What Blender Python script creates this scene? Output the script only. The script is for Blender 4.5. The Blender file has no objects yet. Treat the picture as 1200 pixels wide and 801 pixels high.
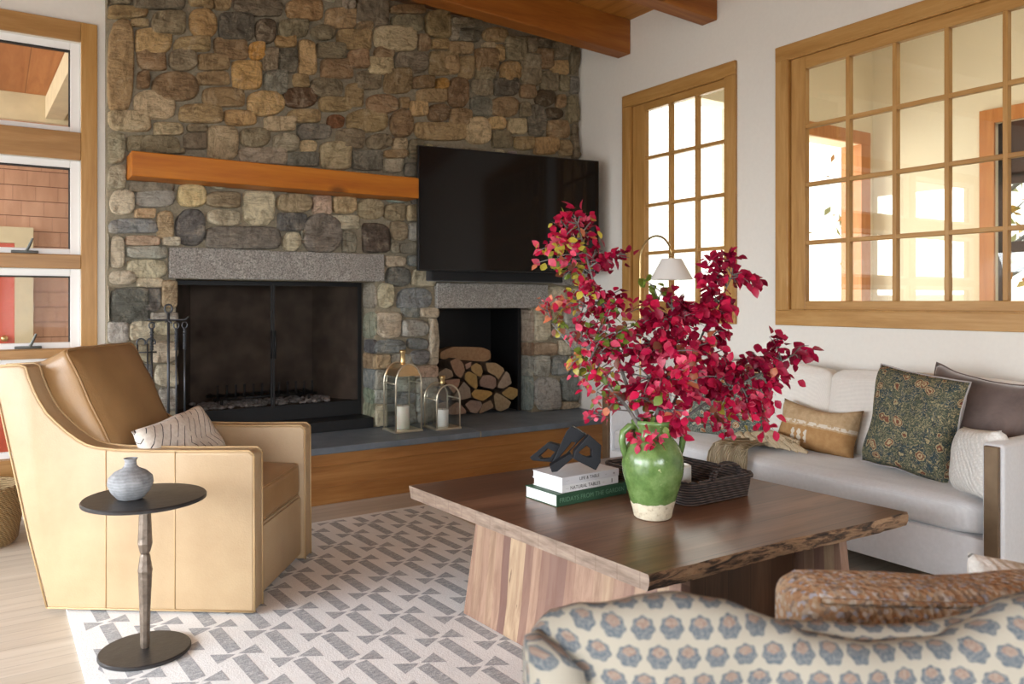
import bpy, bmesh, math, random
from mathutils import Matrix, Vector, noise
random.seed(7)
PI=math.pi
COL=bpy.context.scene.collection
# ---------- camera model (also used to turn measured picture points into places) ----------
F=920.;CX=600.;HZ=353.;ANG=math.atan(605/920);H=1.3
S,C=math.sin(ANG),math.cos(ANG)
def ray(x):
    r=(x-CX)/F; return (S+r*C, C-r*S)
def onY(x,y,Y0):
    X,Y=ray(x); d=Y0/Y; return Vector((X*d,Y0,H-(y-HZ)*d/F))
def onX(x,y,X0):
    X,Y=ray(x); d=X0/X; return Vector((X0,Y*d,H-(y-HZ)*d/F))
def atd(x,y,d):
    X,Y=ray(x); return Vector((X*d,Y*d,H-(y-HZ)*d/F))
def ath(x,y,h):
    d=F*(H-h)/(y-HZ); X,Y=ray(x); return Vector((X*d,Y*d,h))

# ---------- node material helpers ----------
class NT:
    def __init__(s,name):
        s.m=bpy.data.materials.new(name); s.m.use_nodes=True; s.t=s.m.node_tree; s.n=s.t.nodes; s.l=s.t.links
        s.b=s.n['Principled BSDF']; s.out=s.n['Material Output']; s.tc=s.n.new('ShaderNodeTexCoord')
    def put(s,sock,v):
        if v is None: return
        if isinstance(v,bpy.types.NodeSocket): s.l.new(v,sock)
        elif isinstance(v,(tuple,list)) and len(v)==3 and sock.type=='RGBA': sock.default_value=(*v,1)
        else: sock.default_value=v
    def map(s,coord='Object',scale=(1,1,1),rot=(0,0,0),loc=(0,0,0)):
        q=s.n.new('ShaderNodeMapping'); s.l.new(s.tc.outputs[coord] if isinstance(coord,str) else coord,q.inputs[0])
        q.inputs['Scale'].default_value=scale; q.inputs['Rotation'].default_value=rot; q.inputs['Location'].default_value=loc
        return q.outputs[0]
    def noise(s,vec,scale=5,detail=4,rough=.55,dist=0):
        q=s.n.new('ShaderNodeTexNoise'); s.put(q.inputs['Vector'],vec); q.inputs['Scale'].default_value=scale
        q.inputs['Detail'].default_value=detail; q.inputs['Roughness'].default_value=rough; q.inputs['Distortion'].default_value=dist
        return q.outputs[0]
    def vor(s,vec,scale=5,feature='F1',out='Distance',rnd=1):
        q=s.n.new('ShaderNodeTexVoronoi'); q.feature=feature; s.put(q.inputs['Vector'],vec); q.inputs['Scale'].default_value=scale
        q.inputs['Randomness'].default_value=rnd
        return q.outputs[out]
    def wave(s,vec,scale=5,dist=2,detail=2,bands='X',prof='SIN',dscale=1):
        q=s.n.new('ShaderNodeTexWave'); q.bands_direction=bands; q.wave_profile=prof; s.put(q.inputs['Vector'],vec)
        q.inputs['Scale'].default_value=scale; q.inputs['Distortion'].default_value=dist; q.inputs['Detail'].default_value=detail
        q.inputs['Detail Scale'].default_value=dscale
        return q.outputs[1]
    def math(s,op,a,b=0,c=None):
        q=s.n.new('ShaderNodeMath'); q.operation=op; s.put(q.inputs[0],a); s.put(q.inputs[1],b)
        if c is not None: s.put(q.inputs[2],c)
        return q.outputs[0]
    def ramp(s,fac,stops,interp='LINEAR'):
        q=s.n.new('ShaderNodeValToRGB'); s.l.new(fac,q.inputs[0]); cr=q.color_ramp; cr.interpolation=interp
        while len(cr.elements)<len(stops): cr.elements.new(.5)
        for e,(p,c) in zip(cr.elements,stops):
            e.position=p; e.color=(*c,1) if isinstance(c,(tuple,list)) else (c,c,c,1)
        return q.outputs[0]
    def mix(s,fac,a,b,blend='MIX'):
        q=s.n.new('ShaderNodeMix'); q.data_type='RGBA'; q.blend_type=blend
        s.put(q.inputs[0],fac); s.put(q.inputs[6],a); s.put(q.inputs[7],b); return q.outputs[2]
    def attr(s,name='col'):
        q=s.n.new('ShaderNodeAttribute'); q.attribute_name=name; return q.outputs[0]
    def sep(s,v):
        q=s.n.new('ShaderNodeSeparateXYZ'); s.put(q.inputs[0],v); return q.outputs
    def bump(s,h,strength=.3,dist=.01):
        q=s.n.new('ShaderNodeBump'); s.put(q.inputs['Height'],h); q.inputs['Strength'].default_value=strength
        q.inputs['Distance'].default_value=dist; s.l.new(q.outputs[0],s.b.inputs['Normal'])
    def fin(s,col=None,rough=.6,metal=0,spec=.5,**k):
        s.put(s.b.inputs['Base Color'],col); s.put(s.b.inputs['Roughness'],rough); s.put(s.b.inputs['Metallic'],metal)
        s.b.inputs['Specular IOR Level'].default_value=spec
        for a,v in k.items(): s.put(s.b.inputs[a.replace('_',' ')],v)
        return s.m
def plain(name,col,rough=.6,metal=0,var=.08,scale=8,bump=.1,spec=.5,**k):
    t=NT(name); n=t.noise(t.map(),scale,5); lo=tuple(c*(1-var) for c in col); hi=tuple(min(1,c*(1+var)) for c in col)
    c=t.ramp(n,[(.3,lo),(.7,hi)]); t.bump(n,bump,.005); return t.fin(c,rough,metal,spec,**k)
def wood(name,dark,mid,light,axis='X',scale=1.,rough=.45,knots=False,plank=None,spec=.4,coord='Object'):
    t=NT(name); st=[9,9,9]; i='XYZ'.index(axis); st[i]=.7; st=[v*scale for v in st]
    v=t.map(coord,tuple(st)); n=t.noise(v,1.6,6,.6,.6); n2=t.noise(t.map(coord,tuple(q*5 for q in st)),2,4,.6)
    f=t.math('ADD',t.math('MULTIPLY',n,.75),t.math('MULTIPLY',n2,.25))
    c=t.ramp(f,[(.32,dark),(.5,mid),(.68,light)])
    if plank:
        ax2,w=plank   # planks side by side along ax2
        sp=t.sep(t.tc.outputs[coord]); q=t.math('DIVIDE',sp['XYZ'.index(ax2)],w); fl=t.math('FLOOR',q)
        wn=t.n.new('ShaderNodeTexWhiteNoise'); wn.noise_dimensions='1D'; t.l.new(fl,wn.inputs['W'])
        c=t.mix(t.math('MULTIPLY',wn.outputs[0],.55),c,dark); fr=t.math('FRACT',q)
        ed=t.math('LESS_THAN',t.math('ABSOLUTE',t.math('SUBTRACT',fr,.5)),.485)
        c=t.mix(t.math('MULTIPLY',t.math('SUBTRACT',1,ed),.6),c,tuple(x*.35 for x in dark))
    if knots:
        k=t.vor(t.map(coord,tuple((2.4 if 'XYZ'[j]==axis else 3.6)*scale for j in range(3))),1.,rnd=1)
        c=t.mix(t.ramp(k,[(.06,.85),(.16,0)]),c,tuple(x*.35 for x in dark))
    t.bump(f,.12,.004); return t.fin(c,rough,0,spec)
def fabric(name,col,weave=400,var=.1,rough=.95,bump=.25,spec=.15):
    t=NT(name); a=t.wave(t.map(),weave/6,0,0,'X'); b=t.wave(t.map(),weave/6,0,0,'Z'); n=t.noise(t.map(),60,3)
    f=t.math('MULTIPLY_ADD',n,.6,t.math('MULTIPLY',t.math('ADD',a,b),.2))
    c=t.ramp(f,[(.25,tuple(x*(1-var) for x in col)),(.75,tuple(min(1,x*(1+var)) for x in col))]); t.bump(f,bump,.002)
    return t.fin(c,rough,0,spec,Sheen_Weight=.3)
M={}
M['white']=plain('painted_wall',(.775,.75,.70),.85,var=.015,scale=40,bump=.04,spec=.2)
M['cream']=plain('cream_wall',(.86,.76,.58),.85,var=.015,scale=40,bump=.03,spec=.2)
M['beam']=wood('beam_wood',(.22,.065,.008),(.31,.10,.014),(.40,.15,.024),'X',.9,.5,True)
M['ceil']=wood('ceiling_wood',(.34,.13,.02),(.45,.19,.035),(.54,.25,.06),'Y',1,.55,False,('X',.12))
M['trimZ']=wood('trim_wood_upright',(.34,.165,.043),(.44,.235,.068),(.53,.31,.11),'Z',1.3,.4)
M['trimY']=wood('trim_wood_across',(.34,.165,.043),(.44,.235,.068),(.53,.31,.11),'Y',1.3,.4)
M['trimX']=wood('trim_wood_long',(.30,.15,.045),(.38,.20,.065),(.46,.26,.10),'X',1.3,.4)
M['mantel']=wood('mantel_wood',(.36,.10,.006),(.47,.15,.010),(.55,.20,.02),'X',.8,.42,True)
M['cab']=wood('hearth_wood',(.27,.11,.03),(.36,.16,.045),(.45,.22,.07),'X',1.1,.4)
M['floor']=wood('floor_wood',(.40,.34,.27),(.51,.44,.36),(.58,.52,.44),'X',1,.45,False,('Y',.085))
M['orange']=wood('orange_trim_wood',(.42,.15,.04),(.52,.20,.06),(.60,.27,.09),'Z',1,.4)
M['darkwood']=plain('dark_sash_paint',(.045,.02,.018),.4)
M['sash']=plain('white_sash',(.82,.82,.82),.4,var=.02)
M['gasket']=plain('black_gasket',(.015,.015,.015),.6)
# walnut coffee table
def walnut(name,axis,plank,light=1.):
    d=(.075*light,.032*light,.017*light);m=(.16*light,.076*light,.042*light);l=(.27*light,.14*light,.08*light)
    return wood(name,d,m,l,axis,.8,.3,False,plank,.5)
M['walnut_top']=walnut('walnut_top','X',('Y',.17)); M['walnut_shaded']=walnut('walnut_stretcher','Z',('X',.12),.5)  # stretcher walnut darkened: shade under the tabletop is in its colour
t=NT('walnut_slab'); sp=t.sep(t.tc.outputs['Object']); q=t.math('DIVIDE',sp[1],.045); fl=t.math('FLOOR',t.math('ADD',q,t.math('MULTIPLY',t.noise(t.map('Object',(1,1,1)),1.3,1),1.2)))
wn=t.n.new('ShaderNodeTexWhiteNoise'); wn.noise_dimensions='1D'; t.l.new(fl,wn.inputs['W'])
c=t.ramp(wn.outputs[0],[(0,(.17,.095,.075)),(.35,(.28,.165,.115)),(.6,(.33,.21,.145)),(.85,(.43,.31,.19)),(1,(.24,.13,.10))])
g=t.noise(t.map('Object',(9,9,.8)),3,6,.65,.5); c=t.mix(t.ramp(g,[(.35,.55),(.6,0)]),c,(.13,.06,.04))
cr=t.noise(t.map('Object',(14,14,.9)),2.2,4,.6,1.2); c=t.mix(t.ramp(cr,[(.66,0),(.72,.85)]),c,(.05,.025,.018)); t.bump(g,.15,.004)
M['walnut_leg']=t.fin(c,.5,0,.35)
t=NT('walnut_endgrain'); g=t.noise(t.map('Object',(6,10,60)),1,5,.6); q=t.math('FRACT',t.math('DIVIDE',t.sep(t.tc.outputs['Object'])[1],.095))
c=t.ramp(g,[(.3,(.14,.095,.07)),(.5,(.23,.165,.125)),(.7,(.31,.235,.18))]); c=t.mix(t.ramp(q,[(.0,.6),(.05,0)]),c,(.1,.06,.04)); M['walnut_end']=t.fin(c,.45)
t=NT('live_edge_bark'); g=t.noise(t.map('Object',(5,14,26)),1.6,6,.7,.8)
c=t.ramp(g,[(.38,(.02,.012,.008)),(.45,(.10,.055,.03)),(.52,(.30,.18,.10)),(.70,(.42,.27,.155))]); t.bump(g,.9,.02); M['bark']=t.fin(c,.7)
# stone
t=NT('field_stone'); a=t.attr(); v=t.map('Object'); n1=t.noise(v,11,8,.7,.8); n2=t.noise(t.map('Object',(7,7,62)),1,6,.7,.9); n3=t.noise(v,48,5,.75,.3); n4=t.noise(t.map('Object',(34,34,9),(0,.5,0)),1,5,.65,.6); vr=t.noise(v,5,2)
c=t.mix(t.ramp(n1,[(.34,.8),(.50,0)]),a,t.mix(1.,a,(.42,.40,.38),'MULTIPLY')); c=t.mix(t.ramp(n1,[(.52,0),(.68,.65)]),c,t.mix(.55,a,(.78,.66,.48)))
st=t.mix(t.ramp(vr,[(.45,0),(.55,1)]),t.ramp(n2,[(.38,.65),(.50,0)]),t.ramp(n4,[(.38,.6),(.50,0)]))
c=t.mix(st,c,t.mix(1.,a,(.40,.37,.34),'MULTIPLY')); c=t.mix(t.ramp(n3,[(.34,.4),(.48,0)]),c,t.mix(1.,a,(.22,.2,.19),'MULTIPLY')); c=t.mix(t.ramp(n3,[(.58,0),(.75,.25)]),c,(.62,.57,.48))
hh=t.math('ADD',t.math('MULTIPLY',n1,.8),t.math('ADD',t.math('MULTIPLY',n2,.35),t.math('MULTIPLY',n3,.30))); t.bump(hh,1.0,.045); M['stone']=t.fin(c,.85,0,.3)
t=NT('mortar'); n=t.noise(t.map(),60,5,.7); z=t.noise(t.map(),2.2,2); c=t.ramp(n,[(.3,(.22,.19,.135)),(.7,(.37,.325,.24))]); t.bump(n,.7,.01); M['mortar']=t.fin(c,.95,0,.2)  # tone darkened so crevice shade between the stones is in the colour
t=NT('granite'); n=t.noise(t.map(),110,4,.75); n2=t.noise(t.map(),14,4,.6); c=t.ramp(n,[(.36,(.11,.105,.10)),(.5,(.33,.315,.29)),(.64,(.56,.53,.49))]); c=t.mix(t.ramp(n2,[(.4,.3),(.6,0)]),c,(.2,.17,.15)); t.bump(t.math('ADD',n,n2),.7,.012); M['granite']=t.fin(c,.85)
t=NT('bluestone'); n=t.noise(t.map(),6,6,.6); c=t.ramp(n,[(.3,(.105,.13,.155)),(.7,(.17,.20,.235))]); t.bump(n,.25,.006); M['blue']=t.fin(c,.5,0,.45)
M['black']=plain('black_iron',(.012,.012,.013),.5,.3)
M['soot']=plain('sooty_firebrick',(.13,.105,.09),.9,var=.5,scale=5)
M['iron']=plain('wrought_iron',(.075,.08,.09),.45,.75,bump=.3,scale=60)
t=NT('fireplace_screen_glass'); M['fireglass']=t.m
M['tv']=plain('tv_glass',(.006,.006,.007),.08,0,var=0,bump=0,spec=.28)
M['tvframe']=plain('tv_bezel',(.02,.02,.022),.3,.5)
M['barblack']=fabric('speaker_cloth',(.012,.012,.013),600)
def glass(name,tint=(1,1,1),gloss=.09,rough=0.0,fk=.5):
    t=NT(name); t.n.remove(t.b); tr=t.n.new('ShaderNodeBsdfTransparent'); tr.inputs[0].default_value=(*tint,1)
    gl=t.n.new('ShaderNodeBsdfGlossy'); gl.inputs['Roughness'].default_value=rough
    lw=t.n.new('ShaderNodeLayerWeight'); lw.inputs[0].default_value=.25
    mx=t.n.new('ShaderNodeMixShader'); f=t.math('MULTIPLY_ADD',lw.outputs['Fresnel'],fk,gloss*.5)
    t.l.new(f,mx.inputs[0]); t.l.new(tr.outputs[0],mx.inputs[1]); t.l.new(gl.outputs[0],mx.inputs[2]); t.l.new(mx.outputs[0],t.out.inputs[0]); return t.m
M['glass']=glass('window_glass',(.97,.98,.97),.10)
M['fglass']=glass('firebox_glass',(.80,.78,.76),.0,.06,.12)
M['oglass']=glass('outer_window_glass',(.97,.98,.97),.0,0,.12)
M['lglass']=glass('lantern_glass',(.93,.96,.95),.10)
# leather
t=NT('tan_leather'); n=t.noise(t.map(),4,5,.6); g=t.vor(t.map(),140); c=t.ramp(n,[(.3,(.39,.265,.15)),(.7,(.455,.325,.19))]); t.bump(t.math('ADD',g,t.math('MULTIPLY',n,2)),.12,.003); M['leather']=t.fin(c,.42,0,.45)
t=NT('shaded_leather'); n=t.noise(t.map(),4,5,.6); g=t.vor(t.map(),140); c=t.ramp(n,[(.3,(.27,.15,.06)),(.7,(.36,.21,.09))]); t.bump(t.math('ADD',g,t.math('MULTIPLY',n,2)),.12,.003); M['leather_shaded']=t.fin(c,.36,0,.5)  # chair leather darkened: shade on cushions facing away from the window, in colour
M['piping']=plain('leather_piping',(.46,.31,.155),.5)
M['linen']=fabric('oatmeal_linen',(.60,.605,.62),500,.08)
M['ivory']=fabric('ivory_back_linen',(.72,.69,.64),500,.06)
M['bouc']=NT('ivory_boucle'); t=M['bouc']; n=t.vor(t.map(),90); cr=t.wave(t.map('Object',(1,1,1),(0,.6,0)),14,3,2); c=t.ramp(t.math('MULTIPLY_ADD',cr,.4,n),[(.1,(.82,.80,.76)),(.8,(.66,.64,.60))]); t.bump(t.math('ADD',n,cr),.5,.006); M['bouc']=t.fin(c,.95,0,.1)
t=NT('taupe_velvet'); n=t.noise(t.map(),7,4,.6,.5); c=t.ramp(n,[(.3,(.085,.062,.056)),(.7,(.17,.125,.112))]); t.bump(n,.3,.01); M['velvet']=t.fin(c,.75,0,.2,Sheen_Weight=.6)
M['greylinen']=fabric('grey_linen',(.36,.34,.33),500,.08)
M['bronze']=plain('brushed_bronze',(.16,.105,.06),.4,.55,var=.12,scale=20)
M['brass']=plain('brass',(.62,.45,.22),.28,.95,var=.05)
M['nickel']=plain('pale_metal',(.72,.66,.52),.3,.85,var=.05)
M['copper']=plain('copper_dome',(.80,.55,.30),.25,.9,var=.15,scale=30)
M['candle']=plain('candle_wax',(.83,.77,.66),.5,var=.02,Subsurface_Weight=.2)
M['candle2']=plain('white_wax',(.86,.85,.82),.5,var=.02)
M['wick']=plain('wick',(.03,.02,.02),.9)
M['dkmetal']=plain('dark_table_metal',(.045,.042,.042),.42,.6,var=.15,scale=30,bump=.25)
M['pole']=plain('hammered_bronze',(.15,.115,.088),.45,.55,var=.3,scale=40,bump=.8)
t=NT('grey_stoneware'); n=t.noise(t.map(),25,6,.7); b=t.wave(t.map('Object',(1,1,1)),30,3,3,'Z'); c=t.ramp(t.math('MULTIPLY_ADD',b,.10,t.math('MULTIPLY',n,.85)),[(.3,(.15,.155,.165)),(.55,(.27,.275,.285)),(.75,(.38,.38,.39))]); t.bump(n,.5,.006); M['stoneware']=t.fin(c,.75)
# stripe lumbar cushion on chair
t=NT('black_line_linen'); v=t.map('Object',(1,1,1)); sx=t.sep(v); ab=t.math('ABSOLUTE',sx[0]); zz=t.math('ADD',t.math('MULTIPLY',sx[0],1.0),t.math('MULTIPLY',t.math('ABSOLUTE',t.math('ADD',sx[2],.02)),-.9))
fr=t.math('FRACT',t.math('ADD',t.math('DIVIDE',zz,.048),t.math('MULTIPLY',t.noise(v,9,2),.5))); ln=t.math('LESS_THAN',fr,.10); br=t.math('GREATER_THAN',t.noise(t.map('Object',(1,1,1)),14,1),.40)
nn=t.noise(v,70,3); c=t.mix(t.math('MULTIPLY',ln,br),t.ramp(nn,[(.3,(.60,.53,.46)),(.7,(.72,.66,.59))]),(.05,.045,.05)); t.bump(nn,.2,.003); M['lines']=t.fin(c,.95,0,.1)
# floral
def floral(name,bg1,bg2,line,bl1,bl2):
    t=NT(name); v=t.map('Object'); w=t.noise(v,6,3,.5); vv=t.n.new('ShaderNodeVectorMath'); vv.operation='MULTIPLY_ADD'
    t.l.new(t.n.new('ShaderNodeTexNoise').outputs[1],vv.inputs[0]); vv.inputs[1].default_value=(.05,.05,.05); t.l.new(v,vv.inputs[2]); v2=vv.outputs[0]
    n=t.noise(v,22,3,.6); c=t.mix(t.ramp(n,[(.45,0),(.5,1)]),bg1,bg2)
    curl=t.noise(v2,26,2,.5,3.5); c=t.mix(t.ramp(curl,[(.44,0),(.465,1),(.50,1),(.525,0)]),c,line)
    l2=t.noise(v2,40,2,.5,2.5); c=t.mix(t.ramp(l2,[(.55,0),(.57,.8),(.61,.8),(.63,0)]),c,(.03,.04,.04))
    d=t.vor(v2,14,rnd=.8); pet=t.math('ADD',d,t.math('MULTIPLY',t.noise(v,75,2),.22)); pet=t.math('SUBTRACT',pet,.11)
    c=t.mix(t.ramp(pet,[(.36,1),(.40,0)]),c,(.025,.04,.05)); c=t.mix(t.ramp(pet,[(.0,1),(.33,1),(.35,0)]),c,line); c=t.mix(t.ramp(pet,[(.0,1),(.27,1),(.29,0)]),c,bl1)
    c=t.mix(t.ramp(pet,[(.0,1),(.20,1),(.22,0)]),c,bl2); c=t.mix(t.ramp(pet,[(.0,1),(.10,1),(.13,0)]),c,bl1)
    mot=t.noise(v,90,3,.7); c=t.mix(t.ramp(mot,[(.36,.6),(.46,0)]),c,(.03,.035,.03))
    nn=t.noise(v,120,2); t.bump(nn,.2,.002); return t.fin(c,.9,0,.15)
M['floral']=floral('green_floral',(.04,.065,.075),(.085,.10,.07),(.36,.30,.17),(.17,.065,.04),(.42,.34,.20))
M['floral2']=floral('sage_floral',(.045,.065,.06),(.12,.14,.12),(.36,.33,.24),(.30,.12,.05),(.42,.36,.24))
# tan kilim lumbar
t=NT('tan_kilim'); v=t.map('Object'); z=t.sep(v); n=t.noise(v,30,4,.7); c=t.ramp(n,[(.3,(.37,.25,.135)),(.7,(.52,.38,.23))])
w=t.math('ADD',z[2],t.math('MULTIPLY',n,.012)); c=t.mix(t.math('LESS_THAN',w,.0),c,t.ramp(n,[(.3,(.33,.18,.075)),(.7,(.42,.25,.11))]))
st=t.math('LESS_THAN',t.math('ABSOLUTE',t.math('SUBTRACT',w,.018)),.010); c=t.mix(t.math('MULTIPLY',st,t.ramp(t.noise(v,50,2),[(.4,0),(.5,1)])),c,(.62,.55,.45))
gx=t.math('LESS_THAN',t.math('ABSOLUTE',t.math('SUBTRACT',t.math('FRACT',t.math('DIVIDE',z[0],.04)),.5)),t.math('ADD',.12,t.math('MULTIPLY',t.math('ABSOLUTE',t.math('SINE',t.math('MULTIPLY',z[2],110))),.22)))
inx=t.math('LESS_THAN',t.math('ABSOLUTE',t.math('ADD',z[0],.07)),.055); inz=t.math('LESS_THAN',t.math('ABSOLUTE',t.math('ADD',z[2],.06)),.035)
c=t.mix(t.math('MULTIPLY',gx,t.math('MULTIPLY',inx,inz)),c,(.60,.54,.44)); t.bump(n,.4,.004); M['kilim']=t.fin(c,.95,0,.1)
# block print (UV, cell units)
t=NT('block_print_linen'); uv=t.sep(t.tc.outputs['UV']); row=t.math('FLOOR',uv[1]); u=t.math('ADD',uv[0],t.math('MULTIPLY',t.math('FLOORED_MODULO',row,2),.5))
x=t.math('SUBTRACT',t.math('FRACT',u),.5); y=t.math('SUBTRACT',t.math('FRACT',uv[1]),.5)
r=t.math('SQRT',t.math('ADD',t.math('POWER',t.math('ABSOLUTE',t.math('MULTIPLY',x,1.0)),2),t.math('POWER',t.math('ABSOLUTE',y),2))); an=t.math('ARCTAN2',x,y)
rad=t.math('ADD',.405,t.math('MULTIPLY',t.math('COSINE',t.math('MULTIPLY',an,7)),.03)); rad=t.math('ADD',rad,t.math('MULTIPLY',y,-.10))
ms=t.math('LESS_THAN',r,rad); vm=t.math('LESS_THAN',t.math('ABSOLUTE',t.math('SUBTRACT',r,rad)),.022)
core=t.math('GREATER_THAN',t.math('SQRT',t.math('ADD',t.math('POWER',t.math('ABSOLUTE',x),2),t.math('POWER',t.math('ABSOLUTE',t.math('SUBTRACT',y,.06)),2))),.235); bl=t.math('GREATER_THAN',t.math('ADD',y,t.math('MULTIPLY',t.math('ABSOLUTE',x),-.5)),.12); lowb=t.math('LESS_THAN',t.math('ADD',y,t.math('MULTIPLY',t.math('ABSOLUTE',x),-.6)),-.08)
sidb=t.math('GREATER_THAN',t.math('ABSOLUTE',x),.2); blue=t.math('MINIMUM',1,t.math('ADD',lowb,core))
nn=t.noise(t.map('UV'),9,4,.7); flow=t.mix(blue,(.17,.115,.09),(.065,.08,.095)); flow=t.mix(t.ramp(nn,[(.35,.35),(.6,0)]),flow,(.34,.31,.27))
c=t.mix(ms,(.27,.245,.20),flow); t.bump(t.noise(t.map('Object'),200,2),.2,.002); M['block']=t.fin(c,.95,0,.1)
t=NT('rust_tweed'); v=t.map('Object'); cc=t.vor(v,130,'F1','Color'); sp=t.sep(cc); n=t.noise(v,25,3)
c=t.ramp(sp[0],[(0,(.36,.19,.09)),(.3,(.40,.27,.16)),(.52,(.20,.15,.12)),(.68,(.46,.38,.30)),(.84,(.34,.36,.43)),(.95,(.55,.53,.52))],'CONSTANT'); c=t.mix(t.math('MULTIPLY',n,.6),c,(.34,.26,.20)); t.bump(t.vor(v,85),.7,.006); M['tweed']=t.fin(c,.95,0,.1)
t=NT('tan_knit'); w=t.wave(t.map('Object',(1,1,1)),38,1.5,2,'Y'); n=t.noise(t.map(),90,3); c=t.ramp(t.math('MULTIPLY_ADD',n,.4,t.math('MULTIPLY',w,.6)),[(.15,(.46,.35,.21)),(.7,(.72,.60,.42))]); t.bump(w,.7,.01); M['knit']=t.fin(c,.95,0,.1)
# wicker
def wick(name,c1,c2,sc=55):
    t=NT(name); a=t.wave(t.map('Object',(1,1,1)),sc,1.2,1,'Z'); b=t.wave(t.map('Object',(1,1,1)),sc*.45,.8,1,'DIAGONAL'); f=t.math('MULTIPLY',a,t.math('MULTIPLY_ADD',b,.6,.4)); c=t.ramp(f,[(.1,c1),(.7,c2)]); t.bump(f,.9,.008); return t.fin(c,.6)
M['wick']=wick('dark_wicker',(.012,.009,.009),(.12,.085,.075),30); M['wick2']=wick('honey_wicker',(.22,.13,.05),(.58,.42,.22),40)
# vase glaze
t=NT('green_glaze'); v=t.map(); z=t.sep(v)[2]; n=t.noise(v,9,4); nf=t.noise(v,60,5,.7)
g=t.ramp(t.noise(v,12,6,.7),[(.3,(.06,.11,.03)),(.5,(.12,.205,.06)),(.75,(.22,.32,.12))]); chips=t.ramp(t.noise(v,38,4,.6),[(.68,0),(.71,1)]); g=t.mix(chips,g,(.55,.55,.30))
pale=t.ramp(t.noise(v,60,5,.75),[(.3,(.33,.26,.17)),(.45,(.60,.52,.38)),(.7,(.70,.63,.48))]); mk=t.math('GREATER_THAN',t.math('ADD',z,t.math('MULTIPLY',n,-.05)),.040)
c=t.mix(mk,pale,g); t.put(t.b.inputs['Roughness'],t.mix(mk,(.75,.75,.75),(.16,.16,.16))); t.bump(nf,.15,.004); t.put(t.b.inputs['Base Color'],c); M['glaze']=t.m
# leaves / bark
t=NT('autumn_leaf'); a=t.attr(); n=t.noise(t.map(),40,3); c=t.mix(t.ramp(n,[(.35,.4),(.55,0)]),a,t.mix(1.,a,(.45,.4,.5),'MULTIPLY')); t.fin(c,.38,0,.4); 
tl=t.n.new('ShaderNodeBsdfTranslucent'); t.l.new(c,tl.inputs[0]); mx=t.n.new('ShaderNodeMixShader'); mx.inputs[0].default_value=.3; t.l.new(t.b.outputs[0],mx.inputs[1]); t.l.new(tl.outputs[0],mx.inputs[2]); t.l.new(mx.outputs[0],t.out.inputs[0]); M['leaf']=t.m
M['twig']=plain('grey_twig',(.16,.15,.14),.8,var=.3,scale=60,bump=.5)
M['green_twig']=plain('olive_twig',(.10,.11,.045),.7,var=.2,scale=60)
# logs
t=NT('log_end'); a=t.attr(); n=t.noise(t.map('Object',(40,4,40)),1,5,.7); c=t.mix(t.ramp(n,[(.3,.5),(.6,0)]),a,t.mix(1.,a,(.5,.4,.35),'MULTIPLY')); t.bump(n,.5,.008); M['logend']=t.fin(c,.85)
M['logbark']=plain('log_bark',(.13,.085,.055),.9,var=.5,scale=25,bump=.9)
M['pages']=NT('page_block'); t=M['pages']; w=t.wave(t.map('Object'),160,.3,1,'Z'); M['pages']=t.fin(t.ramp(w,[(0,(.74,.73,.71)),(1,(.85,.84,.82))]),.8)
M['greencover']=plain('green_cover',(.025,.085,.045),.55,var=.1)
M['greenfoil']=plain('pale_green_ink',(.13,.26,.17),.5)
M['whitecover']=plain('white_cover',(.78,.78,.80),.5,var=.03)
M['greycover']=plain('pale_grey_cover',(.66,.66,.70),.5,var=.05)
M['ink']=plain('black_ink',(.03,.03,.03),.6)
M['sculpt']=plain('black_resin',(.008,.009,.012),.55,var=.1,bump=.15,scale=60,spec=.3)
M['shade']=plain('lamp_shade_white',(.82,.80,.77),.8,var=.02)
M['rug']=NT('rug_ivory'); t=M['rug']; n=t.noise(t.map(),160,3); n2=t.noise(t.map(),3,4); c=t.ramp(t.math('MULTIPLY_ADD',n,.5,t.math('MULTIPLY',n2,.5)),[(.35,(.72,.71,.70)),(.65,(.84,.83,.82))]); t.bump(n,.5,.004); M['rug']=t.fin(c,.95,0,.1)
M['ruggrey']=NT('rug_grey'); t=M['ruggrey']; n=t.noise(t.map('Object',(1,4,1)),30,4,.7,1.); n2=t.noise(t.map(),160,3); c=t.ramp(t.math('MULTIPLY_ADD',n2,.3,t.math('MULTIPLY',n,.7)),[(.36,(.27,.275,.29)),(.5,(.39,.395,.41)),(.66,(.64,.64,.64))]); t.bump(n2,.5,.004); M['ruggrey']=t.fin(c,.95,0,.1)
# exterior
t=NT('cedar_shingles'); v=t.map('Object'); s_=t.sep(v); z=t.math('DIVIDE',s_[2],.125); fr=t.math('FRACT',z); xr=t.math('FRACT',t.math('ADD',t.math('DIVIDE',s_[0],.16),t.math('MULTIPLY',t.math('FLOOR',z),.37)))
n=t.noise(t.map('Object',(6,6,1.5)),2,4); c=t.ramp(n,[(.3,(.48,.26,.165)),(.7,(.62,.36,.24))]); c=t.mix(t.math('LESS_THAN',fr,.05),c,(.16,.07,.045)); c=t.mix(t.math('MULTIPLY',t.math('LESS_THAN',xr,.03),.4),c,(.16,.07,.045)); M['shingle']=t.fin(c,.9)
M['porch']=wood('porch_boards',(.36,.14,.05),(.48,.20,.075),(.56,.26,.1),'Y',1,.7,False,('X',.2))
M['excream']=plain('cream_exterior_trim',(.66,.55,.36),.7)
M['reddoor']=plain('red_door',(.62,.10,.05),.4)
M['deck']=plain('deck_boards',(.4,.36,.32),.8)
M['grass']=plain('lawn',(.22,.24,.10),.95,var=.3,scale=3)
t=NT('autumn_tree'); a=t.attr(); M['tree']=t.fin(a,.8)
M['latch']=plain('latch_metal',(.10,.105,.10),.45,.7)

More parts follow.
